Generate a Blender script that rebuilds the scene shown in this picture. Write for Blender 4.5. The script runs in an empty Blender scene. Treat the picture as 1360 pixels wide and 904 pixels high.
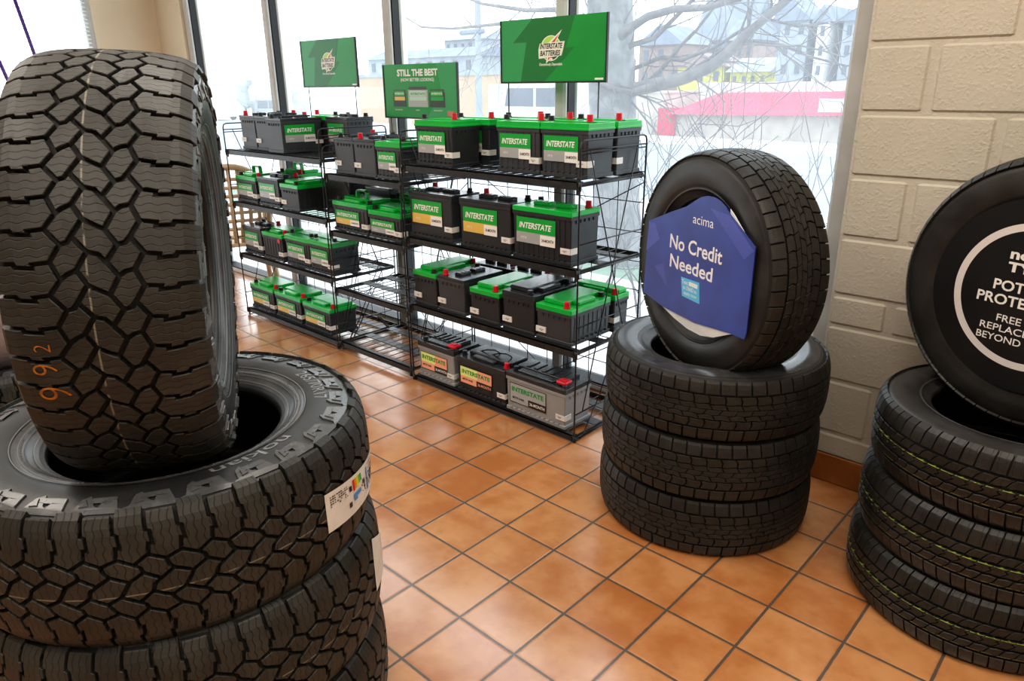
import bpy, math, random
from mathutils import Vector, Matrix
S = 0.207            # one floor tile, metres
PI = math.pi
SC = bpy.context.scene
COL = SC.collection
rnd = random.Random(7)

# ------------------------------------------------------------------ materials
MATS = {}
def mat(name, col, rough=.5, metal=0, spec=.5, coat=0, emit=None, alpha=None):
    if name in MATS: return MATS[name]
    m = bpy.data.materials.new(name); m.use_nodes = True
    b = m.node_tree.nodes['Principled BSDF']
    b.inputs['Base Color'].default_value = (*col, 1)
    b.inputs['Roughness'].default_value = rough
    b.inputs['Metallic'].default_value = metal
    b.inputs['Specular IOR Level'].default_value = spec
    b.inputs['Coat Weight'].default_value = coat
    if emit:
        b.inputs['Emission Color'].default_value = (*emit[0], 1); b.inputs['Emission Strength'].default_value = emit[1]
    MATS[name] = m
    return m
class NT:
    def __init__(s, m):
        s.t = m.node_tree; s.n = s.t.nodes; s.l = s.t.links
    def new(s, typ, **kw):
        nd = s.n.new(typ)
        for k, v in kw.items():
            setattr(nd, k, v)
        return nd
    def link(s, a, b): s.l.new(a, b)
    def val(s, sock, v):
        if isinstance(v, (int, float)): sock.default_value = v
        elif isinstance(v, tuple): sock.default_value = v
        else: s.l.new(v, sock)
    def math(s, op, a, b=0.0, c=0.0):
        nd = s.n.new('ShaderNodeMath'); nd.operation = op
        s.val(nd.inputs[0], a); s.val(nd.inputs[1], b); s.val(nd.inputs[2], c)
        return nd.outputs[0]
    def mix(s, f, a, b):
        nd = s.n.new('ShaderNodeMix'); nd.data_type = 'RGBA'
        s.val(nd.inputs[0], f)
        s.val(nd.inputs[6], (*a, 1) if isinstance(a, tuple) else a)
        s.val(nd.inputs[7], (*b, 1) if isinstance(b, tuple) else b)
        return nd.outputs[2]
    def noise(s, vec, scale, detail=3, rough=.5):
        nd = s.n.new('ShaderNodeTexNoise'); nd.inputs['Scale'].default_value = scale
        nd.inputs['Detail'].default_value = detail; nd.inputs['Roughness'].default_value = rough
        if vec is not None: s.l.new(vec, nd.inputs['Vector'])
        return nd.outputs['Fac']
    def smooth(s, x, lo, hi, a=0., b=1.):
        nd = s.n.new('ShaderNodeMapRange'); nd.interpolation_type = 'SMOOTHSTEP'
        s.val(nd.inputs[0], x); nd.inputs[1].default_value = lo; nd.inputs[2].default_value = hi
        nd.inputs[3].default_value = a; nd.inputs[4].default_value = b
        return nd.outputs[0]
    def bump(s, h, strength, dist, bsdf):
        nd = s.n.new('ShaderNodeBump'); nd.inputs['Strength'].default_value = strength
        nd.inputs['Distance'].default_value = dist
        s.l.new(h, nd.inputs['Height']); s.l.new(nd.outputs[0], bsdf.inputs['Normal'])

def mat_floor():
    m = mat('terracotta_tile', (.4, .16, .06), .32); k = NT(m); b = k.n['Principled BSDF']
    tc = k.new('ShaderNodeTexCoord'); sep = k.new('ShaderNodeSeparateXYZ'); k.link(tc.outputs['Object'], sep.inputs[0])
    u = k.math('DIVIDE', sep.outputs[0], S); v = k.math('DIVIDE', sep.outputs[1], S)
    def edge(x):
        f = k.math('FRACT', x); return k.math('MINIMUM', f, k.math('SUBTRACT', 1., f))
    e = k.math('MINIMUM', edge(u), edge(v))
    wob = k.noise(tc.outputs['Object'], 60, 2)
    e2 = k.math('ADD', e, k.math('MULTIPLY', k.math('SUBTRACT', wob, .5), .012))
    g = k.smooth(e2, .014, .026)
    cid = k.new('ShaderNodeCombineXYZ'); k.link(k.math('FLOOR', u), cid.inputs[0]); k.link(k.math('FLOOR', v), cid.inputs[1])
    wn = k.new('ShaderNodeTexWhiteNoise'); wn.noise_dimensions = '3D'; k.link(cid.outputs[0], wn.inputs['Vector'])
    off = k.new('ShaderNodeVectorMath'); off.operation = 'MULTIPLY_ADD'
    k.link(wn.outputs['Color'], off.inputs[0]); off.inputs[1].default_value = (7, 7, 7); k.link(tc.outputs['Object'], off.inputs[2])
    n1 = k.noise(off.outputs[0], 9, 3, .55); n2 = k.noise(tc.outputs['Object'], 2.2, 2)
    n3 = k.noise(off.outputs[0], 22, 3, .6)
    f = k.math('ADD', k.math('MULTIPLY', n1, .75), k.math('MULTIPLY', k.math('SUBTRACT', wn.outputs['Value'], .5), .22))
    f = k.math('ADD', f, k.math('MULTIPLY', n2, .25))
    c = k.mix(k.smooth(f, .3, .72), (.47, .18, .055), (.62, .31, .13))
    c = k.mix(k.smooth(n3, .55, .8, 0, .28), c, (.36, .14, .045))
    col = k.mix(g, (.10, .068, .045), c)
    k.link(col, b.inputs['Base Color'])
    r = k.math('ADD', k.math('MULTIPLY', n1, .16), k.smooth(e2, .014, .026, .75, .11))
    k.link(r, b.inputs['Roughness'])
    hh = k.math('ADD', k.smooth(e, .01, .045), k.math('MULTIPLY', n1, .06))
    k.bump(hh, .5, .0025, b); b.inputs['Specular IOR Level'].default_value = .8; b.inputs['Coat Weight'].default_value = 1.0; b.inputs['Coat Roughness'].default_value = .22; b.inputs['Coat IOR'].default_value = 1.85
    return m
def mat_cmu():
    m = mat('painted_block', (.56, .50, .40), .62); k = NT(m); b = k.n['Principled BSDF']
    tc = k.new('ShaderNodeTexCoord')
    n1 = k.noise(tc.outputs['Object'], 95, 4, .62); n2 = k.noise(tc.outputs['Object'], 4, 3); n3 = k.noise(tc.outputs['Object'], 30, 2)
    k.link(k.mix(n2, (.50, .462, .385), (.61, .567, .48)), b.inputs['Base Color'])
    amt = k.smooth(n3, .35, .62, .25, 1.)
    k.bump(k.math('MULTIPLY', k.smooth(n1, .4, .68), amt), .55, .0022, b)
    return m
def mat_rubber(name, sipe=None, base=(.032, .031, .028), rough=.52, stripes=(), rib=None):
    m = mat(name, base, rough); k = NT(m); b = k.n['Principled BSDF']
    uv = k.new('ShaderNodeUVMap'); uv.uv_map = 'UVMap'
    sep = k.new('ShaderNodeSeparateXYZ'); k.link(uv.outputs[0], sep.inputs[0])
    tc = k.new('ShaderNodeTexCoord')
    n = k.noise(tc.outputs['Object'], 14, 4, .6); nf = k.noise(tc.outputs['Object'], 260, 2)
    col = k.mix(k.smooth(n, .35, .7), tuple(x * .8 for x in base), tuple(x * 1.35 for x in base))
    height = k.math('MULTIPLY', nf, .12)
    if sipe:
        per, width, amp, wl = sipe
        # wavy sipes: lines at constant s with wobble along a
        wav = k.math('MULTIPLY', k.math('SINE', k.math('MULTIPLY', sep.outputs[1], 2 * PI / wl)), amp)
        wob = k.math('MULTIPLY', k.math('SUBTRACT', k.noise(uv.outputs[0], 45, 1), .5), amp * 2.5)
        s = k.math('ADD', k.math('ADD', sep.outputs[0], wav), wob)
        fr = k.math('FRACT', k.math('DIVIDE', s, per)); ed = k.math('MULTIPLY', k.math('MINIMUM', fr, k.math('SUBTRACT', 1., fr)), per)
        line = k.smooth(ed, width * .4, width)
        col = k.mix(line, tuple(x * .3 for x in base), col)
        height = k.math('ADD', height, line)
    if rib:
        fr = k.math('SINE', k.math('MULTIPLY', sep.outputs[0], 2 * PI / rib))
        height = k.math('ADD', height, k.smooth(fr, -.2, .35))
    for a0, w, c in stripes:
        d = k.math('ABSOLUTE', k.math('SUBTRACT', sep.outputs[1], a0))
        brk = k.math('MULTIPLY', k.smooth(d, w * .6, w, 1, 0), k.smooth(k.noise(uv.outputs[0], 60, 2), .36, .5))
        col = k.mix(brk, col, c)
    k.link(col, b.inputs['Base Color'])
    k.link(k.math('ADD', k.math('MULTIPLY', n, .2), rough - .1), b.inputs['Roughness'])
    k.bump(height, .55, .0012, b)
    return m
def mat_plastic(name, col, rough=.4, grain=.3):
    m = mat(name, col, rough); k = NT(m); b = k.n['Principled BSDF']
    tc = k.new('ShaderNodeTexCoord')
    n = k.noise(tc.outputs['Object'], 18, 3); nf = k.noise(tc.outputs['Object'], 500, 1)
    k.link(k.mix(n, tuple(x * .85 for x in col), tuple(min(1, x * 1.15) for x in col)), b.inputs['Base Color'])
    k.bump(nf, grain, .0004, b)
    return m
def mat_noise(name, c1, c2, scale, rough=.7, bump=0, metal=0):
    m = mat(name, c1, rough, metal); k = NT(m); b = k.n['Principled BSDF']
    tc = k.new('ShaderNodeTexCoord'); n = k.noise(tc.outputs['Object'], scale, 4)
    k.link(k.mix(k.smooth(n, .35, .65), c1, c2), b.inputs['Base Color'])
    if bump: k.bump(n, .5, bump, b)
    return m
def mat_glass():
    m = bpy.data.materials.new('window_glass'); m.use_nodes = True; k = NT(m)
    for nd in list(k.n): k.n.remove(nd)
    out = k.new('ShaderNodeOutputMaterial'); tr = k.new('ShaderNodeBsdfTransparent'); tr.inputs[0].default_value = (.97, .99, .985, 1)
    tl = k.new('ShaderNodeBsdfTranslucent'); tl.inputs[0].default_value = (.88, .93, 1, 1)
    gl = k.new('ShaderNodeBsdfGlossy'); gl.inputs['Roughness'].default_value = .02
    tc = k.new('ShaderNodeTexCoord'); n = k.noise(tc.outputs['Object'], 1.6, 4, .6)
    mx = k.new('ShaderNodeMixShader'); k.link(k.smooth(n, .3, .75, GLV * .95, GLV * 1.1), mx.inputs[0])
    k.link(tr.outputs[0], mx.inputs[1]); k.link(tl.outputs[0], mx.inputs[2])
    fr = k.new('ShaderNodeFresnel'); fr.inputs[0].default_value = 1.35
    m2 = k.new('ShaderNodeMixShader'); k.link(fr.outputs[0], m2.inputs[0]); k.link(mx.outputs[0], m2.inputs[1]); k.link(gl.outputs[0], m2.inputs[2])
    k.link(m2.outputs[0], out.inputs[0])
    return m
def mat_foil():
    m = bpy.data.materials.new('clear_wrap'); m.use_nodes = True; k = NT(m)
    b = k.n['Principled BSDF']; b.inputs['Base Color'].default_value = (.75, .70, .76, 1); b.inputs['Roughness'].default_value = .12
    b.inputs['Alpha'].default_value = .55
    tc = k.new('ShaderNodeTexCoord'); k.bump(k.noise(tc.outputs['Object'], 22, 4, .6), 1., .012, b)
    return m
GLV = .20  # translucent share of the glass, a veil added to haze the outdoor view
M_FLOOR = mat_floor(); M_CMU = mat_cmu(); M_GLASS = mat_glass(); M_FOIL = mat_foil()
M_WALL = mat_noise('beige_plaster', (.66, .585, .45), (.70, .625, .49), 3, .7)
M_CEIL = mat_noise('ceiling_white', (.8, .79, .75), (.84, .83, .8), 2, .8)
M_ALU = mat_noise('aluminium_frame', (.44, .44, .43), (.50, .50, .49), 6, .45)
M_ALUL = mat_noise('pale_frame', (.62, .66, .68), (.7, .73, .75), 5, .5)
M_GASK = mat('black_gasket', (.015, .017, .02), .5)
M_BASE = mat_noise('baseboard_tile', (.30, .10, .018), (.42, .16, .035), 9, .35, .001)
M_CASE = mat_plastic('battery_case', (.024, .027, .032), .42)
M_CASEG = mat_plastic('battery_case_grey', (.045, .050, .058), .42)
M_CASES = mat_plastic('battery_case_silver', (.30, .305, .31), .42)
M_LIDG = mat_plastic('lid_green', (.010, .44, .065), .22)
M_LIDK = mat_plastic('lid_black', (.035, .040, .047), .2)
M_RED = mat_plastic('cap_red', (.62, .012, .03), .35)
M_CAPK = mat_plastic('cap_black', (.018, .02, .024), .35)
M_LEAD = mat_noise('lead', (.35, .35, .36), (.45, .45, .46), 40, .4, 0, .8)
M_LGREEN = mat('label_green', (.012, .37, .055), .3)
M_LSILV = mat('label_silver', (.38, .40, .41), .3)
M_LGOLD = mat('label_gold', (.72, .50, .12), .3)
M_LYEL = mat('label_lime', (.78, .85, .32), .3)
M_LPINK = mat('label_salmon', (.90, .42, .28), .3)
M_WHITE = mat('print_white', (.82, .82, .80), .4)
M_INK = mat('print_black', (.02, .02, .02), .4)
M_INKG = mat('print_green', (.02, .30, .05), .4)
M_ORNG = mat('print_orange', (.85, .3, .03), .4)
M_STICK = mat_noise('sticker_white', (.72, .71, .68), (.78, .77, .74), 30, .45)
M_WIRE = mat('black_wire', (.012, .012, .014), .35)
M_SHELF = mat_noise('black_steel', (.016, .017, .019), (.028, .029, .032), 30, .4)
M_TAN = mat_noise('tan_plastic', (.58, .44, .30), (.64, .50, .35), 8, .45)
M_PURP = mat('purple_pole', (.06, .015, .22), .35)
M_BLIND = mat('blind_slat', (.82, .86, .86), .5)

# ------------------------------------------------------------------ mesh builder
class MB:
    def __init__(s): s.v = []; s.f = []; s.m = []; s.uv = None
    def add(s, vs, fs, mi=0, tf=None):
        o = len(s.v)
        if tf is not None: vs = [tf @ Vector(p) for p in vs]
        s.v += [tuple(p) for p in vs]; s.f += [tuple(i + o for i in f) for f in fs]; s.m += [mi] * len(fs)
        return s
    def box(s, x0, x1, y0, y1, z0, z1, mi=0, ch=0, tf=None, taper=0):
        if ch <= 0:
            t = taper
            vs = [(x0 + t, y0 + t, z0), (x1 - t, y0 + t, z0), (x1 - t, y1 - t, z0), (x0 + t, y1 - t, z0), (x0, y0, z1), (x1, y0, z1), (x1, y1, z1), (x0, y1, z1)]
            fs = [(3, 2, 1, 0), (4, 5, 6, 7), (0, 1, 5, 4), (1, 2, 6, 5), (2, 3, 7, 6), (3, 0, 4, 7)]
            return s.add(vs, fs, mi, tf)
        c = min(ch, (x1 - x0) * .45, (y1 - y0) * .45, (z1 - z0) * .45)
        def ring(z, i, t=0):
            a0, a1, b0, b1 = x0 + i + t, x1 - i - t, y0 + i + t, y1 - i - t
            q = c
            return [(a0 + q, b0, z), (a1 - q, b0, z), (a1, b0 + q, z), (a1, b1 - q, z), (a1 - q, b1, z), (a0 + q, b1, z), (a0, b1 - q, z), (a0, b0 + q, z)]
        vs = ring(z0, c * .6, taper) + ring(z0 + c * .6, 0, taper) + ring(z1 - c * .6, 0) + ring(z1, c * .6)
        fs = [tuple(range(7, -1, -1)), tuple(range(24, 32))]
        for k in range(3):
            for i in range(8):
                j = (i + 1) % 8
                fs.append((k * 8 + i, k * 8 + j, k * 8 + 8 + j, k * 8 + 8 + i))
        return s.add(vs, fs, mi, tf)
    def cyl(s, p0, p1, r0, r1=None, n=10, mi=0, caps=True, tf=None):
        r1 = r0 if r1 is None else r1
        p0, p1 = Vector(p0), Vector(p1); d = (p1 - p0)
        if d.length < 1e-9: return s
        d.normalize(); h = Vector((0, 0, 1)) if abs(d.z) < .9 else Vector((1, 0, 0))
        e = d.cross(h).normalized(); f = d.cross(e)
        vs = []
        for p, r in ((p0, r0), (p1, r1)):
            for i in range(n):
                t = 2 * PI * i / n; vs.append(p + e * math.cos(t) * r + f * math.sin(t) * r)
        fs = [(i, i + n, (i + 1) % n + n, (i + 1) % n) for i in range(n)]
        if caps: fs += [tuple(range(n)), tuple(range(2 * n - 1, n - 1, -1))]
        return s.add(vs, fs, mi, tf)
    def tube(s, pts, r, n=6, mi=0, tf=None):
        pts = [Vector(p) for p in pts]; R = r if isinstance(r, (list, tuple)) else [r] * len(pts)
        vs = []; prev = None
        for i, p in enumerate(pts):
            a = pts[max(i - 1, 0)]; b = pts[min(i + 1, len(pts) - 1)]; d = (b - a).normalized()
            if prev is None:
                h = Vector((0, 0, 1)) if abs(d.z) < .9 else Vector((1, 0, 0)); e = d.cross(h).normalized()
            else:
                e = (prev - d * prev.dot(d)); e = e.normalized() if e.length > 1e-6 else d.orthogonal().normalized()
            prev = e; f = d.cross(e)
            for k in range(n):
                t = 2 * PI * k / n; vs.append(p + e * math.cos(t) * R[i] + f * math.sin(t) * R[i])
        fs = []
        for i in range(len(pts) - 1):
            for k in range(n):
                j = (k + 1) % n; fs.append((i * n + k, i * n + j, (i + 1) * n + j, (i + 1) * n + k))
        fs += [tuple(range(n - 1, -1, -1)), tuple(range((len(pts) - 1) * n, len(pts) * n))]
        return s.add(vs, fs, mi, tf)
    def prism(s, poly, z0, z1, mi=0, tf=None):     # poly in xy, CCW
        n = len(poly)
        vs = [(x, y, z0) for x, y in poly] + [(x, y, z1) for x, y in poly]
        fs = [tuple(range(n - 1, -1, -1)), tuple(range(n, 2 * n))] + [(i, (i + 1) % n, (i + 1) % n + n, i + n) for i in range(n)]
        return s.add(vs, fs, mi, tf)
    def build(s, name, mats, parent=None, smooth=False, loc=None, rot=None):
        me = bpy.data.meshes.new(name); me.from_pydata(s.v, [], s.f); 
        if not isinstance(mats, (list, tuple)): mats = [mats]
        for m in mats: me.materials.append(m)
        me.polygons.foreach_set('material_index', s.m)
        if s.uv is not None:
            ul = me.uv_layers.new(name='UVMap'); flat = []
            for p in me.polygons:
                uu = [s.uv[i] for i in p.vertices]
                if s.wrap:
                    mx = max(u[0] for u in uu)
                    uu = [(u[0] + (s.wrap if mx - u[0] > s.wrap * .5 else 0), u[1]) for u in uu]
                for u in uu: flat += [u[0], u[1]]
            ul.data.foreach_set('uv', flat)
        if smooth is True: me.polygons.foreach_set('use_smooth', [True] * len(me.polygons))
        elif smooth: me.polygons.foreach_set('use_smooth', [bool(x) for x in smooth])
        me.validate(); me.update()
        o = bpy.data.objects.new(name, me); COL.objects.link(o)
        if parent is not None: o.parent = parent
        if loc is not None: o.location = loc
        if rot is not None: o.rotation_euler = rot
        return o
def T(x, y, z): return Vector((x * S, y * S, z * S))
def tag(o, label=None, cat=None, group=None, kind=None):
    if label: o['label'] = label
    if cat: o['category'] = cat
    if group: o['group'] = group
    if kind: o['kind'] = kind
    return o
def thing(name, label, cat, loc=(0, 0, 0), rot=None, group=None):
    o = bpy.data.objects.new(name, None); COL.objects.link(o); o.location = loc
    o.empty_display_size = .05
    if rot is not None: o.rotation_euler = rot
    return tag(o, label, cat, group)
def struct(name, mb, mats, smooth=False):
    return tag(mb.build(name, mats, smooth=smooth), kind='structure')

_txt = {}
def text_geo(s, bold=0., shear=0., spacing=1.):
    """flat glyph outlines, normalised: centred, width/height returned"""
    key = (s, bold, shear, spacing)
    if key not in _txt:
        cu = bpy.data.curves.new('t', 'FONT'); cu.body = s; cu.size = 1; cu.offset = bold; cu.shear = shear
        cu.space_character = spacing; cu.resolution_u = 3; cu.fill_mode = 'FRONT'; cu.dimensions = '2D'
        ob = bpy.data.objects.new('t', cu); me = ob.to_mesh()
        vs = [tuple(v.co) for v in me.vertices]; fs = [tuple(p.vertices) for p in me.polygons]
        ob.to_mesh_clear(); bpy.data.objects.remove(ob); bpy.data.curves.remove(cu)
        x0 = min(v[0] for v in vs); x1 = max(v[0] for v in vs); y0 = min(v[1] for v in vs); y1 = max(v[1] for v in vs)
        _txt[key] = ([((v[0] - x0) / (x1 - x0) - .5, (v[1] - y0) / (y1 - y0) - .5) for v in vs], fs, (x1 - x0) / (y1 - y0))
    return _txt[key]
def add_text(mb, s, cx, cy, w, h, tf, mi=0, z=0., bold=.01, shear=0., spacing=1.):
    vs, fs, asp = text_geo(s, bold, shear, spacing)
    if w is None: w = h * asp
    if h is None: h = w / asp
    mb.add([(cx + x * w, cy + y * h, z) for x, y in vs], fs, mi, tf)

# ------------------------------------------------------------------ tyres
def catmull(P, n):
    out = []
    for i in range(len(P) - 1):
        p0 = P[max(i - 1, 0)]; p1 = P[i]; p2 = P[i + 1]; p3 = P[min(i + 2, len(P) - 1)]
        for k in range(n):
            t = k / n
            out.append(tuple(.5 * ((2 * p1[j]) + (-p0[j] + p2[j]) * t + (2 * p0[j] - 5 * p1[j] + 4 * p2[j] - p3[j]) * t * t + (-p0[j] + 3 * p1[j] - 3 * p2[j] + p3[j]) * t ** 3) for j in (0, 1)))
    out.append(P[-1]); return out
class Tyre:
    def __init__(s, R, W, rb, gd, square=.80):
        s.R, s.W, s.gd = R, W, gd; H = W / 2; g = gd / R
        q = 1 - rb
        P = [(1 - g, 0), (.998 - g, .3), (.992 - g, .55), (.978 - g * .9, square - .06), (.957 - g * .6, square + .045), (.925, .91), (rb + q * .72, .965), (rb + q * .52, 1.0), (rb + q * .34, .97), (rb + q * .24, .915), (rb + q * .205, .925), (rb + q * .165, .87), (rb + q * .08, .80), (rb + q * .02, .76), (rb, .70)]
        s.out = [(r * R, z * H) for r, z in catmull(P, 5)]
        I = [(rb, .70), (rb + .012, .60), (rb + q * .25, .72), (rb + q * .55, .84), (.90, .76), (.935 - g, .5), (.945 - g, 0)]
        s.inn = [(r * R, z * H) for r, z in catmull(I, 4)]
        s.arc = [0]
        for i in range(1, len(s.out)):
            s.arc.append(s.arc[-1] + math.dist(s.out[i - 1], s.out[i]))
        s.h = s.arc[3 * 5]       # shoulder arclength
        s.len = s.arc[-1]
    def PN(s, a):
        sg = -1 if a < 0 else 1; a = abs(a); a = min(a, s.len - 1e-6)
        lo = 0
        while s.arc[lo + 1] < a: lo += 1
        t = (a - s.arc[lo]) / (s.arc[lo + 1] - s.arc[lo])
        def tan(i):
            i0, i1 = max(i - 1, 0), min(i + 1, len(s.out) - 1)
            dx, dz = s.out[i1][0] - s.out[i0][0], s.out[i1][1] - s.out[i0][1]
            if i == 0: dx = 0
            L = math.hypot(dx, dz); return dx / L, dz / L
        p, q = s.out[lo], s.out[lo + 1]; t0, t1 = tan(lo), tan(lo + 1)
        r = p[0] + (q[0] - p[0]) * t; z = p[1] + (q[1] - p[1]) * t
        tx = t0[0] + (t1[0] - t0[0]) * t; tz = t0[1] + (t1[1] - t0[1]) * t; L = math.hypot(tx, tz)
        nr, nz = tz / L, -tx / L
        return r, sg * z, nr, sg * nz
    def arc_at(s, f):
        i = next(k for k in range(15, len(s.out)) if s.out[k][0] <= f * s.R); return s.arc[i]
    def pt(s, u, a, h=0.):
        r, z, nr, nz = s.PN(a); th = u / s.R; rr = r + nr * h
        return (rr * math.cos(th), rr * math.sin(th), z + nz * h)

def inset(poly, d):
    n = len(poly); ar = sum(poly[i][0] * poly[(i + 1) % n][1] - poly[(i + 1) % n][0] * poly[i][1] for i in range(n))
    if ar < 0: poly = poly[::-1]
    out = []
    for i in range(n):
        p0, p1, p2 = poly[i - 1], poly[i], poly[(i + 1) % n]
        e1 = (p1[0] - p0[0], p1[1] - p0[1]); e2 = (p2[0] - p1[0], p2[1] - p1[1])
        l1 = math.hypot(*e1) or 1e-9; l2 = math.hypot(*e2) or 1e-9
        n1 = (-e1[1] / l1, e1[0] / l1); n2 = (-e2[1] / l2, e2[0] / l2)
        k = 1 + n1[0] * n2[0] + n1[1] * n2[1]
        k = max(k, .35)
        out.append((p1[0] + d * (n1[0] + n2[0]) / k, p1[1] + d * (n1[1] + n2[1]) / k))
    return out
def clip(poly, a, keep_above):
    out = []; n = len(poly)
    for i in range(n):
        p, q = poly[i], poly[(i + 1) % n]
        ip = (p[1] >= a) == keep_above or p[1] == a; iq = (q[1] >= a) == keep_above or q[1] == a
        if ip: out.append(p)
        if ip != iq:
            t = (a - p[1]) / (q[1] - p[1]); out.append((p[0] + (q[0] - p[0]) * t, a))
    return out
def block(mb, uv, ty, poly, h, gap, mi=0, da=.012):
    poly = inset(poly, gap)
    ops = [p[1] for p in poly]; lo, hi = min(ops), max(ops)
    ks = [k * da for k in range(math.ceil(lo / da + 1e-6), math.floor(hi / da - 1e-6) + 1)]
    # boundary subdivided
    bd = []
    n = len(poly)
    for i in range(n):
        p, q = poly[i], poly[(i + 1) % n]; bd.append(p)
        cs = [k for k in ks if min(p[1], q[1]) + 1e-7 < k < max(p[1], q[1]) - 1e-7]
        if q[1] < p[1]: cs = cs[::-1]
        for k in cs:
            t = (k - p[1]) / (q[1] - p[1]); bd.append((p[0] + (q[0] - p[0]) * t, k))
    o = len(mb.v); m = len(bd)
    hf = h if callable(h) else (lambda a: h)
    cx = sum(p[0] for p in bd) / m; cy = sum(p[1] for p in bd) / m
    for p in bd: mb.v.append(ty.pt(p[0], p[1], -.002)); uv.append(p)
    for p in bd:
        mb.v.append(ty.pt(p[0], p[1], hf(p[1]) - .0012)); uv.append(p)
    top = []
    for p in bd:      # small chamfer towards block centre
        d = math.hypot(p[0] - cx, p[1] - cy) or 1; e = .0011 / d
        top.append((p[0] + (cx - p[0]) * e, p[1] + (cy - p[1]) * e))
    for p in top: mb.v.append(ty.pt(p[0], p[1], hf(p[1]))); uv.append(p)
    for L in (0, 1):
        for i in range(m):
            j = (i + 1) % m
            mb.f.append((o + L * m + i, o + L * m + j, o + (L + 1) * m + j, o + (L + 1) * m + i)); mb.m.append(mi)
    # top strips, sharing boundary verts by lookup
    look = {}
    edges = [lo - 1] + ks + [hi + 1]
    for i, p in enumerate(top): look[(round(p[0], 6), round(p[1], 6))] = o + 2 * m + i
    if not ks:
        mb.f.append(tuple(range(o + 2 * m, o + 3 * m))); mb.m.append(mi); return
    for e0, e1 in zip(edges[:-1], edges[1:]):
        idx = [i for i in range(m)]
        q = clip(clip(list(bd), e0, True), e1, False)
        if len(q) < 3: continue
        ids = []
        for p in q:
            d = math.hypot(p[0] - cx, p[1] - cy) or 1; e = .0011 / d
            t = (p[0] + (cx - p[0]) * e, p[1] + (cy - p[1]) * e); key = (round(t[0], 6), round(t[1], 6))
            if key not in look:
                look[key] = len(mb.v); mb.v.append(ty.pt(t[0], t[1], hf(p[1]))); uv.append(t)
            if not ids or ids[-1] != look[key]: ids.append(look[key])
        if ids[0] == ids[-1]: ids.pop()
        if len(set(ids)) >= 3 and len(set(ids)) == len(ids): mb.f.append(tuple(ids)); mb.m.append(mi)
def boundary(pts, period, s0, s1):
    """polyline points (s,a) of a periodic boundary between s0 and s1, ends interpolated"""
    def at(s):
        x = (s / period) % 1.0; q = pts + [(pts[0][0] + 1, pts[0][1])]
        if x < q[0][0]: x += 1
        for i in range(len(q) - 1):
            if q[i][0] <= x <= q[i + 1][0]:
                t = (x - q[i][0]) / (q[i + 1][0] - q[i][0]); return q[i][1] + (q[i + 1][1] - q[i][1]) * t
        return q[-1][1]
    out = [(s0, at(s0))]
    k0 = math.floor(s0 / period) - 1
    for k in range(k0, k0 + 4 + int((s1 - s0) / period)):
        for f, a in pts:
            s = (k + f) * period
            if s0 + 1e-5 < s < s1 - 1e-5: out.append((s, a))
    out.append((s1, at(s1))); return out
def tread(mb, uv, ty, spec):
    for c in spec:
        N = c['N']; circ = 2 * PI * ty.R; P = circ / N; h = ty.h
        per = circ / c.get('BN', N)
        cuts = c['cuts']          # list of (phase, [(frac 0..1 across, ds in P)])
        for i in range(N):
            for k, (ph, line) in enumerate(cuts):
                nph, nline = cuts[k + 1] if k + 1 < len(cuts) else (cuts[0][0] + 1, cuts[0][1])
                def ln(phs, l, rev=False):
                    L0 = []
                    for fr, ds in l: L0.append(((i + phs + ds) * P, fr))
                    return L0
                A, B = ln(ph, line), ln(nph, nline)
                # left boundary between A[0].s and B[0].s, right boundary between A[-1].s and B[-1].s
                lb = boundary(c['L'], per, A[0][0], B[0][0]); rb_ = boundary(c['R'], per, A[-1][0], B[-1][0])
                def mid(LL):
                    out = []
                    for s_, fr in LL[1:-1]:
                        al = boundary(c['L'], per, s_, s_ + 1e-4)[0][1]; ar = boundary(c['R'], per, s_, s_ + 1e-4)[0][1]
                        out.append((s_, al + (ar - al) * fr))
                    return out
                poly = lb + mid(B) + rb_[::-1] + mid(A)[::-1]
                if c.get('alt') and i % 2: 
                    am = max(p[1] for p in poly) if c['side'] > 0 else min(p[1] for p in poly)
                    poly = [(p[0], p[1] + (c['alt'] * c['side'] if abs(p[1] - am) < 1e-3 else 0)) for p in poly]
                poly = [(p[0], p[1] * h) for p in poly]
                block(mb, uv, ty, poly, c.get('h', ty.gd), c['gap'], 0)
def flat(a): return [(0, a)]
def spec_at():
    N = 52
    b1 = [(0, -.62), (.24, -.44), (.50, -.58), (.77, -.47)]
    b2 = [(.12, -.29), (.36, -.11), (.63, -.26), (.86, -.14)]
    b3 = [(.02, .13), (.26, .28), (.52, .12), (.74, .27)]
    b4 = [(.14, .45), (.38, .61), (.64, .48), (.90, .58)]
    G = .0031; K = .0034
    sh = [(0, 0), (.30, .05), (.31, .17), (.60, .13), (.62, .02), (1, .0)]
    return [
        dict(N=N, BN=26, L=flat(-1.30), R=b1, cuts=[(.0, [(1 - f, d) for f, d in sh][::-1])], gap=G, alt=.09, side=-1),
        dict(N=26, BN=26, L=b1, R=b2, cuts=[(.0, [(0, .24), (.5, .21), (1, .12)]), (.5, [(0, .27), (.4, .20), (1, .13)])], gap=K),
        dict(N=26, BN=26, L=b2, R=b3, cuts=[(.0, [(0, .36), (.5, .40), (1, .52)]), (.5, [(0, .36), (.6, .46), (1, .52)])], gap=K),
        dict(N=26, BN=26, L=b3, R=b4, cuts=[(.0, [(0, .26), (.5, .23), (1, .14)]), (.5, [(0, .24), (.5, .17), (1, .14)])], gap=K),
        dict(N=N, BN=26, L=b4, R=flat(1.30), cuts=[(.78, sh)], gap=G, alt=.09, side=1),
    ]
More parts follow.
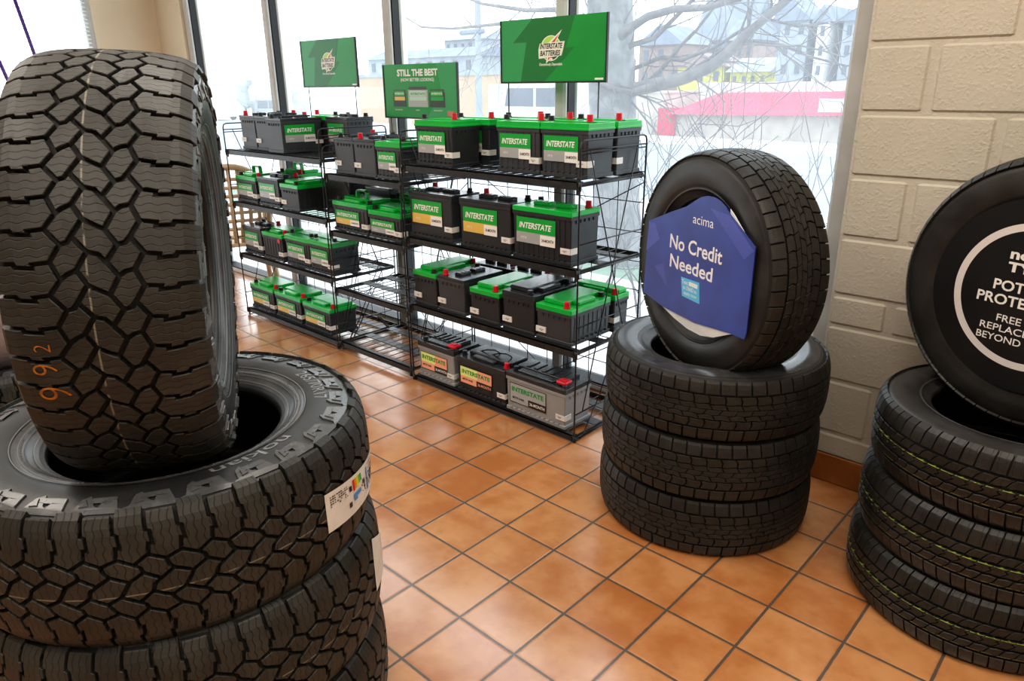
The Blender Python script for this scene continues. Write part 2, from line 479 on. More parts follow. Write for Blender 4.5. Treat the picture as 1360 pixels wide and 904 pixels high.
def spec_winter():
    N = 50; G = .0018
    z = lambda a, d: [(0, a - d), (.5, a + d)]
    return [
        dict(N=N, L=flat(-1.2), R=flat(-.68), cuts=[(.0, [(0, 0), (1, .04)])], gap=.0022),
        dict(N=N, L=flat(-.66), R=z(-.30, .02), cuts=[(.3, [(0, .0), (.5, .16), (1, .10)])], gap=G),
        dict(N=N, L=z(-.30, .02), R=z(-.09, .012), cuts=[(.1, [(0, 0), (1, -.22)])], gap=.0013),
        dict(N=N, L=z(-.09, .012), R=z(.12, .012), cuts=[(.4, [(0, -.1), (1, .12)])], gap=.0010),
        dict(N=N, L=z(.12, .012), R=z(.32, .02), cuts=[(.8, [(0, .1), (1, -.15)])], gap=.0010),
        dict(N=N, L=z(.32, .02), R=flat(.66), cuts=[(.55, [(0, .1), (.5, .16), (1, .0)])], gap=G),
        dict(N=N, L=flat(.68), R=flat(1.2), cuts=[(.25, [(0, .04), (1, 0)])], gap=.0022),
    ]
def spec_touring():
    N = 64; G = .0032
    w = lambda a, d: [(0, a - d), (.3, a + d), (.6, a + d * .4)]
    return [
        dict(N=N, L=flat(-1.32), R=flat(-.62), cuts=[(.0, [(0, .25), (.35, .12), (1, 0)])], gap=.0013),
        dict(N=N, L=flat(-.56), R=w(-.24, .015), cuts=[(.3, [(0, .0), (.3, .3), (1, .55)])], gap=.0010),
        dict(N=N, L=w(-.17, .015), R=w(.17, .015), cuts=[(.1, [(0, -.1), (.4, .3), (.6, .1), (1, .45)])], gap=.0010),
        dict(N=N, L=w(.24, .015), R=flat(.56), cuts=[(.6, [(0, .0), (.7, .3), (1, .55)])], gap=.0010),
        dict(N=N, L=flat(.62), R=flat(1.32), cuts=[(.5, [(0, 0), (.65, .12), (1, .25)])], gap=.0013),
    ]
_tm = {}
def tyre_mesh(kind, ty, spec, mats, seg=128, extra=None):
    if kind in _tm: return _tm[kind]
    mb = MB(); uv = []; smooth = []
    prof = [(r, z, a) for (r, z), a in zip(ty.out, ty.arc)]
    full = [(r, -z, -a) for r, z, a in prof[::-1]][:-1] + prof
    inn = [(r, z, ty.len + .01) for r, z in ty.inn[1:]] + [(r, -z, ty.len + .01) for r, z in ty.inn[::-1][1:-1]]
    ringp = full + inn; n = len(ringp)
    for i in range(seg):
        th = 2 * PI * i / seg
        for r, z, a in ringp: mb.v.append((r * math.cos(th), r * math.sin(th), z)); uv.append((th * ty.R, a))
    for i in range(seg):
        j = (i + 1) % seg
        for k in range(n):
            l = (k + 1) % n
            mb.f.append((i * n + k, j * n + k, j * n + l, i * n + l))
            aa = abs(ringp[k][2]); aa2 = abs(ringp[l][2])
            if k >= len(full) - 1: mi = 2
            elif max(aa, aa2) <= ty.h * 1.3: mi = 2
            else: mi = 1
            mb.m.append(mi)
    nc = len(mb.f)
    tread(mb, uv, ty, spec)
    nt = len(mb.f)
    if extra: extra(mb, uv, ty)
    mb.uv = uv; mb.wrap = 2 * PI * ty.R
    o = mb.build('casing', mats, smooth=[True] * nc + [False] * (len(mb.f) - nc))
    me = o.data; bpy.data.objects.remove(o); _tm[kind] = me
    return me
def bend_text(name, ty, s, u, a, w, h, mat_, parent, lift=.0008, bold=.0, flip=1, shear=0., rot=0., raised=0):
    """text along circumference at arclength a; top of letters towards the tread"""
    vs, fs, asp = text_geo(s, bold, shear); out = []
    if w is None: w = h * asp
    # subdivide is unnecessary: glyph outlines are dense enough for small text
    sgn = 1 if a >= 0 else -1
    side = abs(a) > ty.h * 1.2
    if side: flip = -sgn
    ra = ty.PN(a)[0]; c, sn = math.cos(rot), math.sin(rot)
    for x, y in vs:
        X, Y = x * w, y * h; X, Y = X * c - Y * sn, X * sn + Y * c
        out.append(ty.pt(u + flip * X * ty.R / ra, a - sgn * Y if abs(a) > ty.h * 1.2 else a + Y, lift))
    mb = MB(); mb.add(out, fs)
    return mb.build(name, mat_, parent)
def ring_strip(name, ty, a0, a1, h, mat_, parent, seg=128, n=2):
    mb = MB(); vs = []; fs = []
    for i in range(seg):
        for k in range(n + 1):
            a = a0 + (a1 - a0) * k / n; vs.append(ty.pt(2 * PI * ty.R * i / seg, a, h))
    m = n + 1
    for i in range(seg):
        j = (i + 1) % seg
        for k in range(n): fs.append((i * m + k, j * m + k, j * m + k + 1, i * m + k + 1))
    mb.add(vs, fs); return mb.build(name, mat_, parent, smooth=True)
def place_tyre(me, label, loc, rot=(0, 0, 0), axis=None, spin=0., group=None, name='tire'):
    t = thing(name, label, 'tire', loc, None, group)
    if axis is not None:
        z = Vector(axis).normalized(); up = Vector((0, 0, 1)); x = (up - z * up.dot(z)).normalized(); y = z.cross(x)
        M = Matrix((x, y, z)).transposed() @ Matrix.Rotation(spin, 3, 'Z')
        t.rotation_euler = M.to_euler()
    else: t.rotation_euler = rot
    c = bpy.data.objects.new('casing', me); COL.objects.link(c); c.parent = t
    return t

# all-terrain tyre
AT = Tyre(1.94 * S, 1.25 * S, .545, .0115, .80)
MR_AT = mat_rubber('rubber_tread_at', (.0125, .0011, .0016, .021), (.031, .032, .029), .50, stripes=((-.012, .0016, (.20, .19, .15)),))
MR_SW = mat_rubber('rubber_sidewall', None, (.030, .032, .034), .42)
MR_GR = mat_rubber('rubber_groove_shade', None, (.012, .012, .012), .7)  # rubber darkened in colour for the shade in grooves and inside the casing
MR_BEAD = mat_rubber('rubber_bead', None, (.085, .088, .092), .30)
def at_lugs(mb, uv, ty):
    N = 26; P = 2 * PI * ty.R / N; h = ty.h; lo = 1.33
    for sd in (-1, 1):
        for i in range(N):
            s0 = i * P
            Z = [(0, lo), (0, lo + .10), (.10, lo + .14), (.16, lo + .40), (.30, lo + .50), (.46, lo + .22), (.56, lo + .16), (.60, lo + .34), (.84, lo + .44), (.93, lo + .12), (1, lo + .10), (1, lo)]
            block(mb, uv, ty, [(s0 + u * P, sd * a * h) for u, a in Z], .0034, .0005, 3)
            block(mb, uv, ty, [(s0 + u * P, sd * a * h) for u, a in [(.21, lo + .16), (.26, lo + .38), (.38, lo + .20)]], .0056, .0004, 3)
MR_LUG = mat_rubber('rubber_lug', None, (.10, .105, .11), .27)
me_at = tyre_mesh('at', AT, spec_at(), [MR_AT, MR_SW, MR_GR, MR_LUG], 160, at_lugs)
M_TXT = mat('raised_lettering', (.22, .225, .23), .3)
M_CHALK = mat_noise('orange_crayon', (.50, .20, .02), (.30, .11, .015), 90, .8)
def at_sidewall_text(t, u0=0.):
    bend_text('size_lettering', AT, '265/70R17', u0 * AT.R, AT.arc_at(.775), .175, .027, M_TXT, t, bold=.006)
    bend_text('small_lettering', AT, 'ALL WEATHER RADIAL TUBELESS STEEL', u0 * AT.R + .03, AT.arc_at(.835), .18, .0055, M_TXT, t, bold=.0)
    bend_text('maker_lettering', AT, 'nokian', (u0 - 1.15) * AT.R, AT.arc_at(.76), .17, .030, M_TXT, t, bold=.006)
    for k in range(8):
        bend_text('bead_lettering', AT, 'MAX LOAD 1215 KG  RADIAL TUBELESS', (u0 + k * .785) * AT.R, AT.arc_at(.645), .13, .006, M_TXT, t)
    ring_strip('bead_ring', AT, AT.arc_at(.685), AT.arc_at(.575), .0006, MR_BEAD, t, n=10)
    for f in (.69, .66, .63, .605): ring_strip('bead_line', AT, AT.arc_at(f), AT.arc_at(f) + .0018, .0022, M_TXT, t, n=1)
LX, LY = 5.97, -6.86
zs = 3.73
labs = ['big all-terrain tire at the bottom of the near left stack', 'middle all-terrain tire of the near left stack, folded paper tag on its edge',
        'top lying all-terrain tire of the near left stack with 265/70R17 sidewall and paper tag']
offs = [(.10, -.05), (.05, .0), (0, 0)]
AT_T = []
for k in range(3):
    t = place_tyre(me_at, labs[k], T(LX + offs[k][0], LY + offs[k][1], (k + .5) * zs / 3), rot=(0, 0, .4 + k * 1.7), group=None)
    t.scale = (1, 1, .985); AT_T.append(t)
AT_T[2].rotation_euler = (0, 0, .62)
at_sidewall_text(AT_T[2], .72 - .62 + .55)
# standing all-terrain tyre
axL = (math.cos(1.055), math.sin(1.055), -.045)
tl = place_tyre(me_at, 'big all-terrain tire standing upright on the near left stack, orange 99 on its tread', T(5.90, -6.78, 5.21), axis=axL, spin=.0)
tl.scale = (.975, .975, 1.05)
at_sidewall_text(tl, PI)

# winter tyres (middle)
WT = Tyre(1.72 * S, .985 * S, .585, .0075, .82)
MR_W = mat_rubber('rubber_tread_winter', (.0062, .0008, .0009, .008), (.021, .0205, .018), .50)
MR_SWW = mat_rubber('rubber_sidewall_matte', None, (.028, .027, .026), .40)
MR_RIB = mat_rubber('rubber_sidewall_ribbed', None, (.045, .046, .05), .22, rib=.052)
me_w = tyre_mesh('winter', WT, spec_winter(), [MR_W, MR_SWW, MR_GR], 128)
labs = ['winter tire at the bottom of the middle stack', 'second winter tire up from the floor in the middle stack', 'top lying winter tire of the middle stack, under the standing tire with the blue sign']
offs = [(-.03, .03), (.0, .0), (.03, 0)]
W_T = []
for k in range(3):
    W_T.append(place_tyre(me_w, labs[k], T(7.97 + offs[k][0], .77 + offs[k][1], (k + .5) * .985), rot=(0, 0, k * 2.1)))
ring_strip('ribbed_band', WT, WT.arc_at(.90), WT.arc_at(.72), .0008, MR_RIB, W_T[2], n=6)
yw = 1.121 + PI
mid_axis = Vector((math.cos(yw), math.sin(yw), .01))
MIDC = T(8.12, .52, 4.24)
tm = place_tyre(me_w, 'winter tire standing upright on the middle stack, holding a blue sign board', MIDC, axis=mid_axis, spin=.3)
tm.scale = (.972, .972, 1.03)
mat('dull_lettering', (.05, .05, .05), .3)

# touring tyres (right)
TT = Tyre(1.64 * S, .96 * S, .60, .0075, .80)
MR_T = mat_rubber('rubber_tread_touring', (.0155, .0007, .0012, .02), (.018, .0178, .016), .42,
                  stripes=((.010, .0011, (.30, .42, .06)), (.0145, .0009, (.55, .38, .04)), (-.038, .0008, (.22, .20, .05))))
me_t = tyre_mesh('touring', TT, spec_touring(), [MR_T, MR_SWW, MR_GR], 128)
labs = ['road tire at the bottom of the right-hand stack, green and yellow line round its tread', 'second road tire up from the floor in the right-hand stack', 'top lying road tire of the right-hand stack, under the tire with the black disc']
offs = [(-.03, .0), (.0, .0), (.02, .02)]
for k in range(3):
    tt = place_tyre(me_t, labs[k], T(12.0 + offs[k][0], 1.175 + offs[k][1], (k + .5) * .965), rot=(0, 0, k * 1.3))
axR = Vector((math.cos(-1.922), math.sin(-1.922), -.0))
RC = T(12.012, 1.521, 4.30)
tr = place_tyre(me_t, 'road tire standing upright on the right-hand stack, black disc filling its face', RC, axis=axR, spin=0.)
tr.scale = (1.046, 1.046, 1.0)
bd_ = bend_text('balance_mark', TT, 'o', -.30 * TT.R, 1.75 * TT.h, .011, .011, mat('mark_yellow', (.6, .55, .05), .4), tr, bold=.03)

# ------------------------------------------------------------------ paper tags on the near tyres
def paper_tag(tyre, th, z, name, detail):
    """th,z: world angle/height of TL, TR, BR, BL corners on the tyre's tread"""
    rz = tyre.rotation_euler.z; cz = tyre.location.z
    def P(u, v, lift=.0012):
        a = [th[0] + (th[1] - th[0]) * u, th[3] + (th[2] - th[3]) * u]; b = [z[0] + (z[1] - z[0]) * u, z[3] + (z[2] - z[3]) * u]
        t = a[0] + (a[1] - a[0]) * v; zz = b[0] + (b[1] - b[0]) * v
        r = (AT.PN(max(-AT.h, min(AT.h, zz * S - cz)))[0] if True else AT.R) + AT.gd + lift + (0 if detail else .003)
        q = t - rz; return (r * math.cos(q), r * math.sin(q), zz * S - cz)
    def patch(mb, u0, u1, v0, v1, mi, lift):
        nu = max(1, int(14 * (u1 - u0)))
        vs = []; fs = []
        for i in range(nu + 1):
            for j in (0, 1): vs.append(P(u0 + (u1 - u0) * i / nu, v0 + (v1 - v0) * j, lift))
        for i in range(nu): fs.append((2 * i, 2 * i + 1, 2 * i + 3, 2 * i + 2))
        mb.add(vs, [f for f in fs], mi)
    mb = MB(); patch(mb, 0, 1, 0, 1, 0, .0012)
    o = mb.build(name, [M_STICK], tyre)
    if not detail: return
    mb = MB()
    rn = random.Random(3)
    cols = [(.0, .35, .09), (.2, .6, .05), (.8, .75, .02), (.85, .35, .02), (.75, .03, .02)]
    for i, c in enumerate(cols): patch(mb, .50 - i * .035, .53 - i * .035, .10, .30 + i * .025, 1 + i, .0016)
    patch(mb, .36, .50, .48, .60, 6, .0016); patch(mb, .36, .42, .60, .68, 6, .0016)
    for i in range(9):
        for j in range(5):
            if rn.random() < .7: patch(mb, .05 + i * .026, .05 + i * .026 + rn.choice((.012, .02)), .12 + j * .06, .15 + j * .06, 0, .0016)
    for j in range(6): patch(mb, .72, .72 + rn.uniform(.12, .22), .12 + j * .12, .145 + j * .12, 0, .0016)
    patch(mb, .66, .69, .15, .8, 6, .0016); patch(mb, .55, .60, .35, .48, 0, .0016); patch(mb, .3, .34, .2, .34, 0, .0016); patch(mb, .28, .32, .62, .76, 0, .0016)
    mb.build('printed_marks', [M_INK] + [mat('tag_c%d' % i, c, .4) for i, c in enumerate(cols)] + [mat('tag_blue', (.08, .3, .7), .4)], o)
paper_tag(AT_T[2], (.286, .92, .968, .29), (3.31, 3.153, 2.732, 2.894), 'paper_tag', True)
paper_tag(AT_T[1], (.70, .958, .961, .656), (2.33, 2.10, 1.69, 1.73), 'paper_tag', False)
# crayon digits on the standing tyre's tread
def find_u(pt_world):
    Mw = Matrix.Translation(tl.location) @ tl.rotation_euler.to_matrix().to_4x4() @ Matrix.Diagonal((*tl.scale, 1))
    q = Mw.inverted() @ Vector(pt_world); return math.atan2(q.y, q.x) * AT.R, q.z
for s_, p_, rr in CHALK if 'CHALK' in globals() else []: pass
def chalk():
    camp = Vector((12.915545674031558 * S, -9.26783125250938 * S, 6.782570820503313 * S))
    Rm = Matrix(((0.7342029361431466, 0.6788757116591753, -0.008591663286643791), (0.22199482224149045, -0.2520076853464013, -0.9419184813052128), (-0.6416107444991487, 0.6896520098177035, -0.33573167544580995)))
    Mw = Matrix.Translation(tl.location) @ tl.rotation_euler.to_matrix().to_4x4() @ Matrix.Diagonal((*tl.scale, 1)); Mi = Mw.inverted()
    for s_, px, py, rot, hh in (('2', 58, 462, 3.1, .020), ('9', 62, 490, 3.25, .030), ('9', 76, 521, 3.2, .040)):
        d = Rm.transposed() @ Vector(((px - 680) / 951.218, (py - 452) / 951.218, 1))
        o = Mi @ camp; dd = (Mi.to_3x3() @ d)
        A = dd.x ** 2 + dd.y ** 2; B = 2 * (o.x * dd.x + o.y * dd.y); Cc = o.x ** 2 + o.y ** 2 - (AT.R * .985) ** 2
        disc = B * B - 4 * A * Cc
        if disc < 0: continue
        t = (-B - math.sqrt(disc)) / (2 * A); q = o + dd * t
        u = math.atan2(q.y, q.x) * AT.R
        bend_text('crayon_digit', AT, s_, u, q.z, None, hh, M_CHALK, tl, lift=AT.gd + .0008, bold=-.015, rot=rot)
chalk()

# ------------------------------------------------------------------ blue sign board in the middle tyre
def frame_mat(c, axis):
    a = Vector(axis).normalized(); up = Vector((0, 0, 1)); r = up.cross(a).normalized(); u = a.cross(r)
    return Matrix.Translation(c) @ Matrix((r, u, a)).transposed().to_4x4()
def local_thing(name, label, cat, mw, group=None):
    t = thing(name, label, cat, mw.to_translation(), mw.to_euler(), group); return t
MS = frame_mat(T(8.15, .49, 4.25) + mid_axis.normalized() * (.545 * S), mid_axis)
bs = local_thing('sign_board', 'blue cardboard sign reading No Credit Needed, set in the middle standing tire', 'sign', MS)
M_BLUE = mat_noise('sign_blue', (.020, .040, .25), (.028, .06, .34), 7, .32)
M_BLUE2 = mat_noise('sign_blue_light', (.05, .07, .36), (.06, .09, .42), 5, .32)
M_CYAN = mat('badge_cyan', (.10, .50, .78), .35)
M_CARD = mat_noise('white_card', (.72, .72, .71), (.78, .78, .77), 8, .45)
poly = [(1.296, -.60), (1.287, .553), (.72, .885), (.62, .97), (.506, 1.025), (.37, 1.06), (.208, 1.06), (.05, 1.02), (-.12, .93), (-.273, .844), (-.6, .73), (-1.24, .484), (-1.281, -.698), (-.694, -.787), (.15, -.80), (.985, -.707), (1.27, -.70)]
P_ = [(x * S, y * S) for x, y in poly]
MB().prism(P_, -.0015, .0015).build('board', M_BLUE, bs)
wp = [(1.0, -.705), (.15, -.80), (-.75, -.785), (-.40, -.885), (-.03, -.95), (.30, -.955), (.60, -.89), (.985, -.715)]
MB().prism([(x * S, y * S) for x, y in wp][::-1], -.004, -.0018).build('white_backing', M_CARD, bs)
MB().prism([(x * S, y * S) for x, y in [(.70, .95), (.80, .88), (1.02, .70), (1.08, .50), (.9, .6), (.72, .80)]][::-1], -.004, -.0018).build('white_backing', M_CARD, bs)
mb = MB(); mb.prism([(x * S, y * S) for x, y in [(-1.27, .0), (-.9, .25), (-1.05, .46), (-1.235, .47)]], .0015, .0018); 
mb.prism([(x * S, y * S) for x, y in [(.3, .9), (1.1, .35), (1.27, .5), (.72, .87)]], .0015, .0018); mb.prism([(x * S, y * S) for x, y in [(-1.0, -.2), (-.6, -.45), (-.75, -.1)]], .0015, .0018)
mb.build('facet_pattern', M_BLUE2, bs)
mb = MB()
add_text(mb, 'acima', .16 * S, .70 * S, .48 * S, .125 * S, None, 0, .0022, .0)
add_text(mb, 'No Credit', 0.02 * S, .285 * S, 1.27 * S, .215 * S, None, 0, .0022, .018)
add_text(mb, 'Needed', -.05 * S, -.01 * S, 1.06 * S, .205 * S, None, 0, .0022, .018)
mb.build('lettering', mat('sign_print', (.85, .84, .86), .4), bs)
mb = MB(); mb.prism([(x * S, y * S) for x, y in [(-.20, -.48), (.24, -.49), (.19, -.185), (-.26, -.20)]], .0015, .0021)
bd = mb.build('badge', M_CYAN, bs)
mb = MB(); add_text(mb, 'Text', -.15 * S, -.255 * S, .16 * S, .06 * S, None, 0, .0024, .01); mb.box(-.05 * S, .16 * S, -.285 * S, -.225 * S, .0022, .0026)
add_text(mb, 'to 33682 to', -.02 * S, -.335 * S, .34 * S, .06 * S, None, 0, .0024, .01); add_text(mb, 'apply now', .0 * S, -.42 * S, .32 * S, .065 * S, None, 0, .0024, .01)
mb.build('badge_lettering', M_WHITE, bd)
mb = MB()
for i in range(3): mb.box((-.35 + i * .1) * S, (.25 + i * .14) * S, (-.845 - i * .03) * S, (-.853 - i * .03) * S + .001, -.0019, -.0015)
mb.build('fine_print', mat('fine_print', (.45, .45, .46), .5), bs)

# black disc in the right tyre
MS = frame_mat(RC + axR.normalized() * (.50 * S), axR)
ds = local_thing('sign_disc', 'round black sign with a white ring and POTHOLE PROTECTION lettering in the right tire', 'sign', MS)
M_DISC = mat_noise('disc_black', (.010, .011, .013), (.014, .015, .017), 5, .38)
def ngon(r, n=96, cx=0, cy=0): return [(cx + r * math.cos(2 * PI * i / n), cy + r * math.sin(2 * PI * i / n)) for i in range(n)]
MB().prism(ngon(1.19 * S), -.002, .0015).build('disc', M_DISC, ds)
def ring_mesh(r0, r1, z, n=96, cx=0, cy=0):
    a = ngon(r0, n, cx, cy); b = ngon(r1, n, cx, cy); mb = MB()
    mb.add([(x, y, z) for x, y in a] + [(x, y, z) for x, y in b], [(i, i + n, (i + 1) % n + n, (i + 1) % n) for i in range(n)]); return mb
ring_mesh(.815 * S, .905 * S, .0019).build('white_ring', mat('ring_white', (.70, .67, .66), .4), ds)
mb = MB()
add_text(mb, 'nokian', 0, .50 * S, .62 * S, .13 * S, None, 0, .002, .035)
add_text(mb, 'TYRES', 0, .34 * S, .62 * S, .125 * S, None, 0, .002, .045)
add_text(mb, 'POTHOLE', 0, .10 * S, .86 * S, .135 * S, None, 0, .002, .022)
add_text(mb, 'PROTECTION', 0, -.08 * S, 1.20 * S, .135 * S, None, 0, .002, .022)
add_text(mb, 'FREE TIRE', 0, -.31 * S, .62 * S, .09 * S, None, 0, .002, .01)
add_text(mb, 'REPLACEMENT', 0, -.44 * S, .98 * S, .09 * S, None, 0, .002, .01)
add_text(mb, 'BEYOND REPAIR', 0, -.57 * S, 1.02 * S, .09 * S, None, 0, .002, .01)
mb.build('lettering', M_WHITE, ds)

# ------------------------------------------------------------------ batteries
def battery(label, group, x0, y0, z0, L, D, H, style, side='front', lab='silver', red=-1, handle=False, sticker='front', grey=False, posts='caps', shine=False, name='car_battery'):
    """L long side, D short side, H total height, all in tiles. side: which way the long face points"""
    L, D, H = L * S, D * S, H * S
    if side == 'front': loc = T(x0, y0, z0) + Vector((L / 2, D / 2, 0)); rz = 0
    else: loc = T(x0, y0, z0) + Vector((D / 2, L / 2, 0)); rz = PI / 2
    t = thing(name, label, 'battery', loc, (0, 0, rz), group)
    l, d = L / 2, D / 2
    green = style in ('green', 'greenvent', 'eurogreen'); agm = style == 'agm'
    cm = M_CASES if agm or grey == 'silver' else (M_CASEG if grey else M_CASE); lm = M_LIDG if green else M_LIDK
    lidh = {'green': .026, 'greenvent': .020, 'eurogreen': .022, 'black': .014, 'agm': .022, 'euroblack': .024}[style]
    top = H - (.012 if style in ('eurogreen', 'euroblack') else 0)
    hc = top - lidh
    mb = MB(); mb.box(-l, l, -d, d, 0.004, hc, 0, .004, taper=.003)
    mb.box(-l - .002, l + .002, -d - .003, d + .003, 0, .016, 0, .003)       # foot ledge
    for sg in (-1, 1):
        nn = max(4, int(L / .03))
        for i in range(nn): 
            x = -l * .8 + 1.6 * l * i / (nn - 1); mb.box(x - .004, x + .004, min(sg * d, sg * (d + .006)), max(sg * d, sg * (d + .006)), .016, .022, 0)
            if style in ('green', 'eurogreen', 'greenvent') : mb.box(x - .0015, x + .0015, min(sg * d, sg * (d + .0018)), max(sg * d, sg * (d + .0018)), .03, hc - .012, 0)
        nn = 4
    mb.box(-l - .002, l + .002, -d - .002, d + .002, hc - .014, hc, 0, .001)
    for sg in (-1, 1):     # hand-hold ribs on the short faces
        for i in range(5):
            y = -d * .62 + 1.24 * d * i / 4; mb.box(min(sg * l, sg * (l + .004)), max(sg * l, sg * (l + .004)), y - .004, y + .004, hc - .026, hc - .014, 0)
    mb.build('case', cm, t)
    mb = MB()
    mb.box(-l - .003, l + .003, -d - .003, d + .003, hc, hc + lidh, 0, .003)
    if style in ('green',):
        mb.box(-l - .0045, l + .0045, -d - .0045, d + .0045, hc, hc + .009, 0, .002)
        mb.box(-l * .94, l * .94, -d * .25, d * .82, hc + lidh, hc + lidh + .004, 0, .002)
    if style in ('eurogreen', 'euroblack'):
        mb.box(-l * .80, l * .98, -d * .45, d * .86, hc + lidh, hc + lidh + .020, 0, .007)
        mb.box(-l * .45, l * .45, -d * .80, -d * .40, hc + lidh, hc + lidh + .015, 0, .005)
    if agm:
        mb.box(-l * .93, l * .72, -d * .30, d * .85, hc + lidh, hc + lidh + .014, 0, .004)
        mb.box(-l * .70, l * .50, -d * .78, -d * .28, hc + lidh, hc + lidh + .010, 0, .003)
        for i in range(5):
            x = -l * .62 + i * l * .27; mb.box(x - .010, x + .010, -d * .20, d * .70, hc + lidh + .014, hc + lidh + .018, 0, .002)
        mb.box(-l - .002, l + .002, -d - .002, -d + .006, hc + lidh - .004, hc + lidh + .004, 0, .001)
    mb.build('lid', lm, t)
    zt = hc + lidh + (.004 if style == 'green' else 0)
    if style in ('black', 'greenvent'):
        for sx in (-1, 1):
            m2 = MB(); cx = sx * l * .38; m2.box(cx - l * .28, cx + l * .28, -d * .25, d * .20, hc + lidh, hc + lidh + .012, 0, .003)
            for k in (-1, 0, 1): m2.box(cx + k * l * .18 - .008, cx + k * l * .18 + .008, -d * .18, d * .13, hc + lidh + .012, hc + lidh + .014, 0, .001)
            m2.build('vent_cap', lm, t)
        py = d * .62
    elif style in ('eurogreen', 'euroblack'): py = -d * .62; zt = hc + lidh
    elif agm: py = -d * .62; zt = hc + lidh
    else: py = -d * .55 if posts != 'back' else d * .6
    for sx in (-1, 1):
        isred = sx == red; px = sx * l * (.82 if style not in ('eurogreen', 'euroblack') else .88)
        mb = MB(); mb.cyl((px, py, zt - .001), (px, py, zt + .012), .0105, .0095, 12)
        mb.build('terminal_post', M_LEAD, t)
        if isred and agm:
            mb = MB(); mb.box(px - .034, px + .020, py - .022, py + .030, zt + .010, zt + .024, 0, .006); mb.box(px - .020, px + .008, py - .010, py + .016, zt + .024, zt + .028, 0, .002)
            c = mb.build('terminal_cover', M_RED, t); tag(c, 'red terminal cover')
        elif agm and red == 0: pass
        else:
            hh = .026 if isred else .019
            mb = MB(); mb.cyl((px, py, zt + .001), (px, py, zt + hh), .0125, .0115, 14); mb.cyl((px, py, zt + .001), (px, py, zt + .004), .015, .015, 14)
            tag(mb.build('terminal_cap', M_RED if isred else M_CAPK, t), 'red terminal cap' if isred else 'black terminal cap')
    if handle:
        mb = MB(); hz = hc + lidh + .018; w = .042
        pts = [(-w, 0, hz - .004), (-w * .95, 0, hz + .028), (-w * .75, 0, hz + .036), (w * .75, 0, hz + .036), (w * .95, 0, hz + .028), (w, 0, hz - .004)]
        for a, b in zip(pts[:-1], pts[1:]):
            v0, v1 = Vector(a), Vector(b); dr = (v1 - v0).normalized(); n = Vector((-dr.z, 0, dr.x)) * .004
            q = [v0 - n, v1 - n, v1 + n, v0 + n]
            mb.add([p + Vector((0, -.010, 0)) for p in q] + [p + Vector((0, .010, 0)) for p in q], [(3, 2, 1, 0), (4, 5, 6, 7), (0, 1, 5, 4), (1, 2, 6, 5), (2, 3, 7, 6), (3, 0, 4, 7)])
        mb.build('handle', lm, t)
    if handle == 'strap':
        pass
    # label on the long front face
    e = .0022 if style in ('green', 'eurogreen', 'greenvent') else .0012
    yf = -d - e + .0001; lw = min(L * .74, .205); lx = -l * .86; lh = hc * .54; z1 = hc - .018 - (.01 if agm else .004); z0_ = z1 - lh
    if lab:
        F = Matrix(((1, 0, 0, lx), (0, 0, -1, yf), (0, 1, 0, 0), (0, 0, 0, 1)))      # local xy -> face
        hi = z0_ + lh * .42
        if lab in ('silver', 'gold'):
            mb = MB(); mb.box(0, lw, hi, z1, 0, .0006, 0, tf=F)
            mb.box(0, lw, z0_, hi, 0, .0006, 1, tf=F); mb.box(lw * .62, lw, z0_ - lh * .02, hi - lh * .03, 0, .0009, 2, tf=F)
            lo = mb.build('label', [M_LGREEN, M_LSILV if lab == 'silver' else M_LGOLD, M_WHITE], t)
            mb = MB(); add_text(mb, 'INTERSTATE', lw * .49, z0_ + lh * .69, lw * .84, lh * .24, F, 0, .0012, .03, .25)
            add_text(mb, 'MTX', lw * .2, z0_ + lh * .2, lw * .16, lh * .10, F, 0, .0012, .0, .2)
            add_text(mb, '24-MONTH', lw * .81, z0_ + lh * .19, lw * .30, lh * .12, F, 1, .0014, .02)
            mb.build('lettering', [M_WHITE, M_INK], lo)
        else:
            base = {'lime': M_LYEL, 'salmon': M_LPINK, 'plain': M_LSILV}[lab]
            mb = MB(); mb.box(-.003, lw + .003, z0_ - .003, z1 + .003, 0, .0004, 2, tf=F); mb.box(0, lw, z0_, z1, 0, .0006, 0, tf=F)
            if lab != 'plain': mb.box(0, lw * .55, hi, z1, 0, .0008, 3, tf=F)
            mb.box(lw * .52, lw, z0_, z0_ + lh * .36, 0, .0009, 1, tf=F)
            lo = mb.build('label', [base if lab != 'lime' else M_LPINK, M_INK, M_INK, M_LYEL], t)
            mb = MB(); add_text(mb, 'INTERSTATE', lw * .5, z0_ + lh * .72, lw * .9, lh * .26, F, 0, .0014, .035)
            add_text(mb, 'MTP-94R', lw * .24, z0_ + lh * .24, lw * .34, lh * .13, F, 1, .0014, .02)
            add_text(mb, '36-MONTH', lw * .77, z0_ + lh * .17, lw * .42, lh * .17, F, 2, .0014, .02)
            mb.build('lettering', [M_INKG, M_INK, M_WHITE if lab != 'salmon' else M_LPINK], lo)
    sw, sh_, sz = .05, .024, hc * .24
    mb = MB()
    if sticker == 'front':
        mb.box(l - sw, l + .0006, -d - e - .0006, -d - e + .0002, sz, sz + sh_, 0); mb.box(l - .001, l + .0026, -d - e - .0006, -d + sw * .8, sz, sz + sh_, 0)
        mb2 = MB(); mb2.box(l - sw * .8, l - sw * .35, -d - e - .0009, -d - e, sz + .012, sz + .014); mb2.box(l - sw * .7, l - sw * .5, -d - e - .0009, -d - e, sz + .007, sz + .009)
    else:
        mb.box(-l - .0030, -l + .002, d - sw - .002, d + .0006, sz, sz + sh_, 0)
        mb2 = MB(); mb2.box(-l - .0033, -l, d - sw * .8, d - sw * .35, sz + .012, sz + .014); mb2.box(-l - .0033, -l, d - sw * .7, d - sw * .5, sz + .007, sz + .009)
    st = mb.build('price_sticker', M_STICK, t)
    mb2.build('printed_line', M_INK, st)
    return t

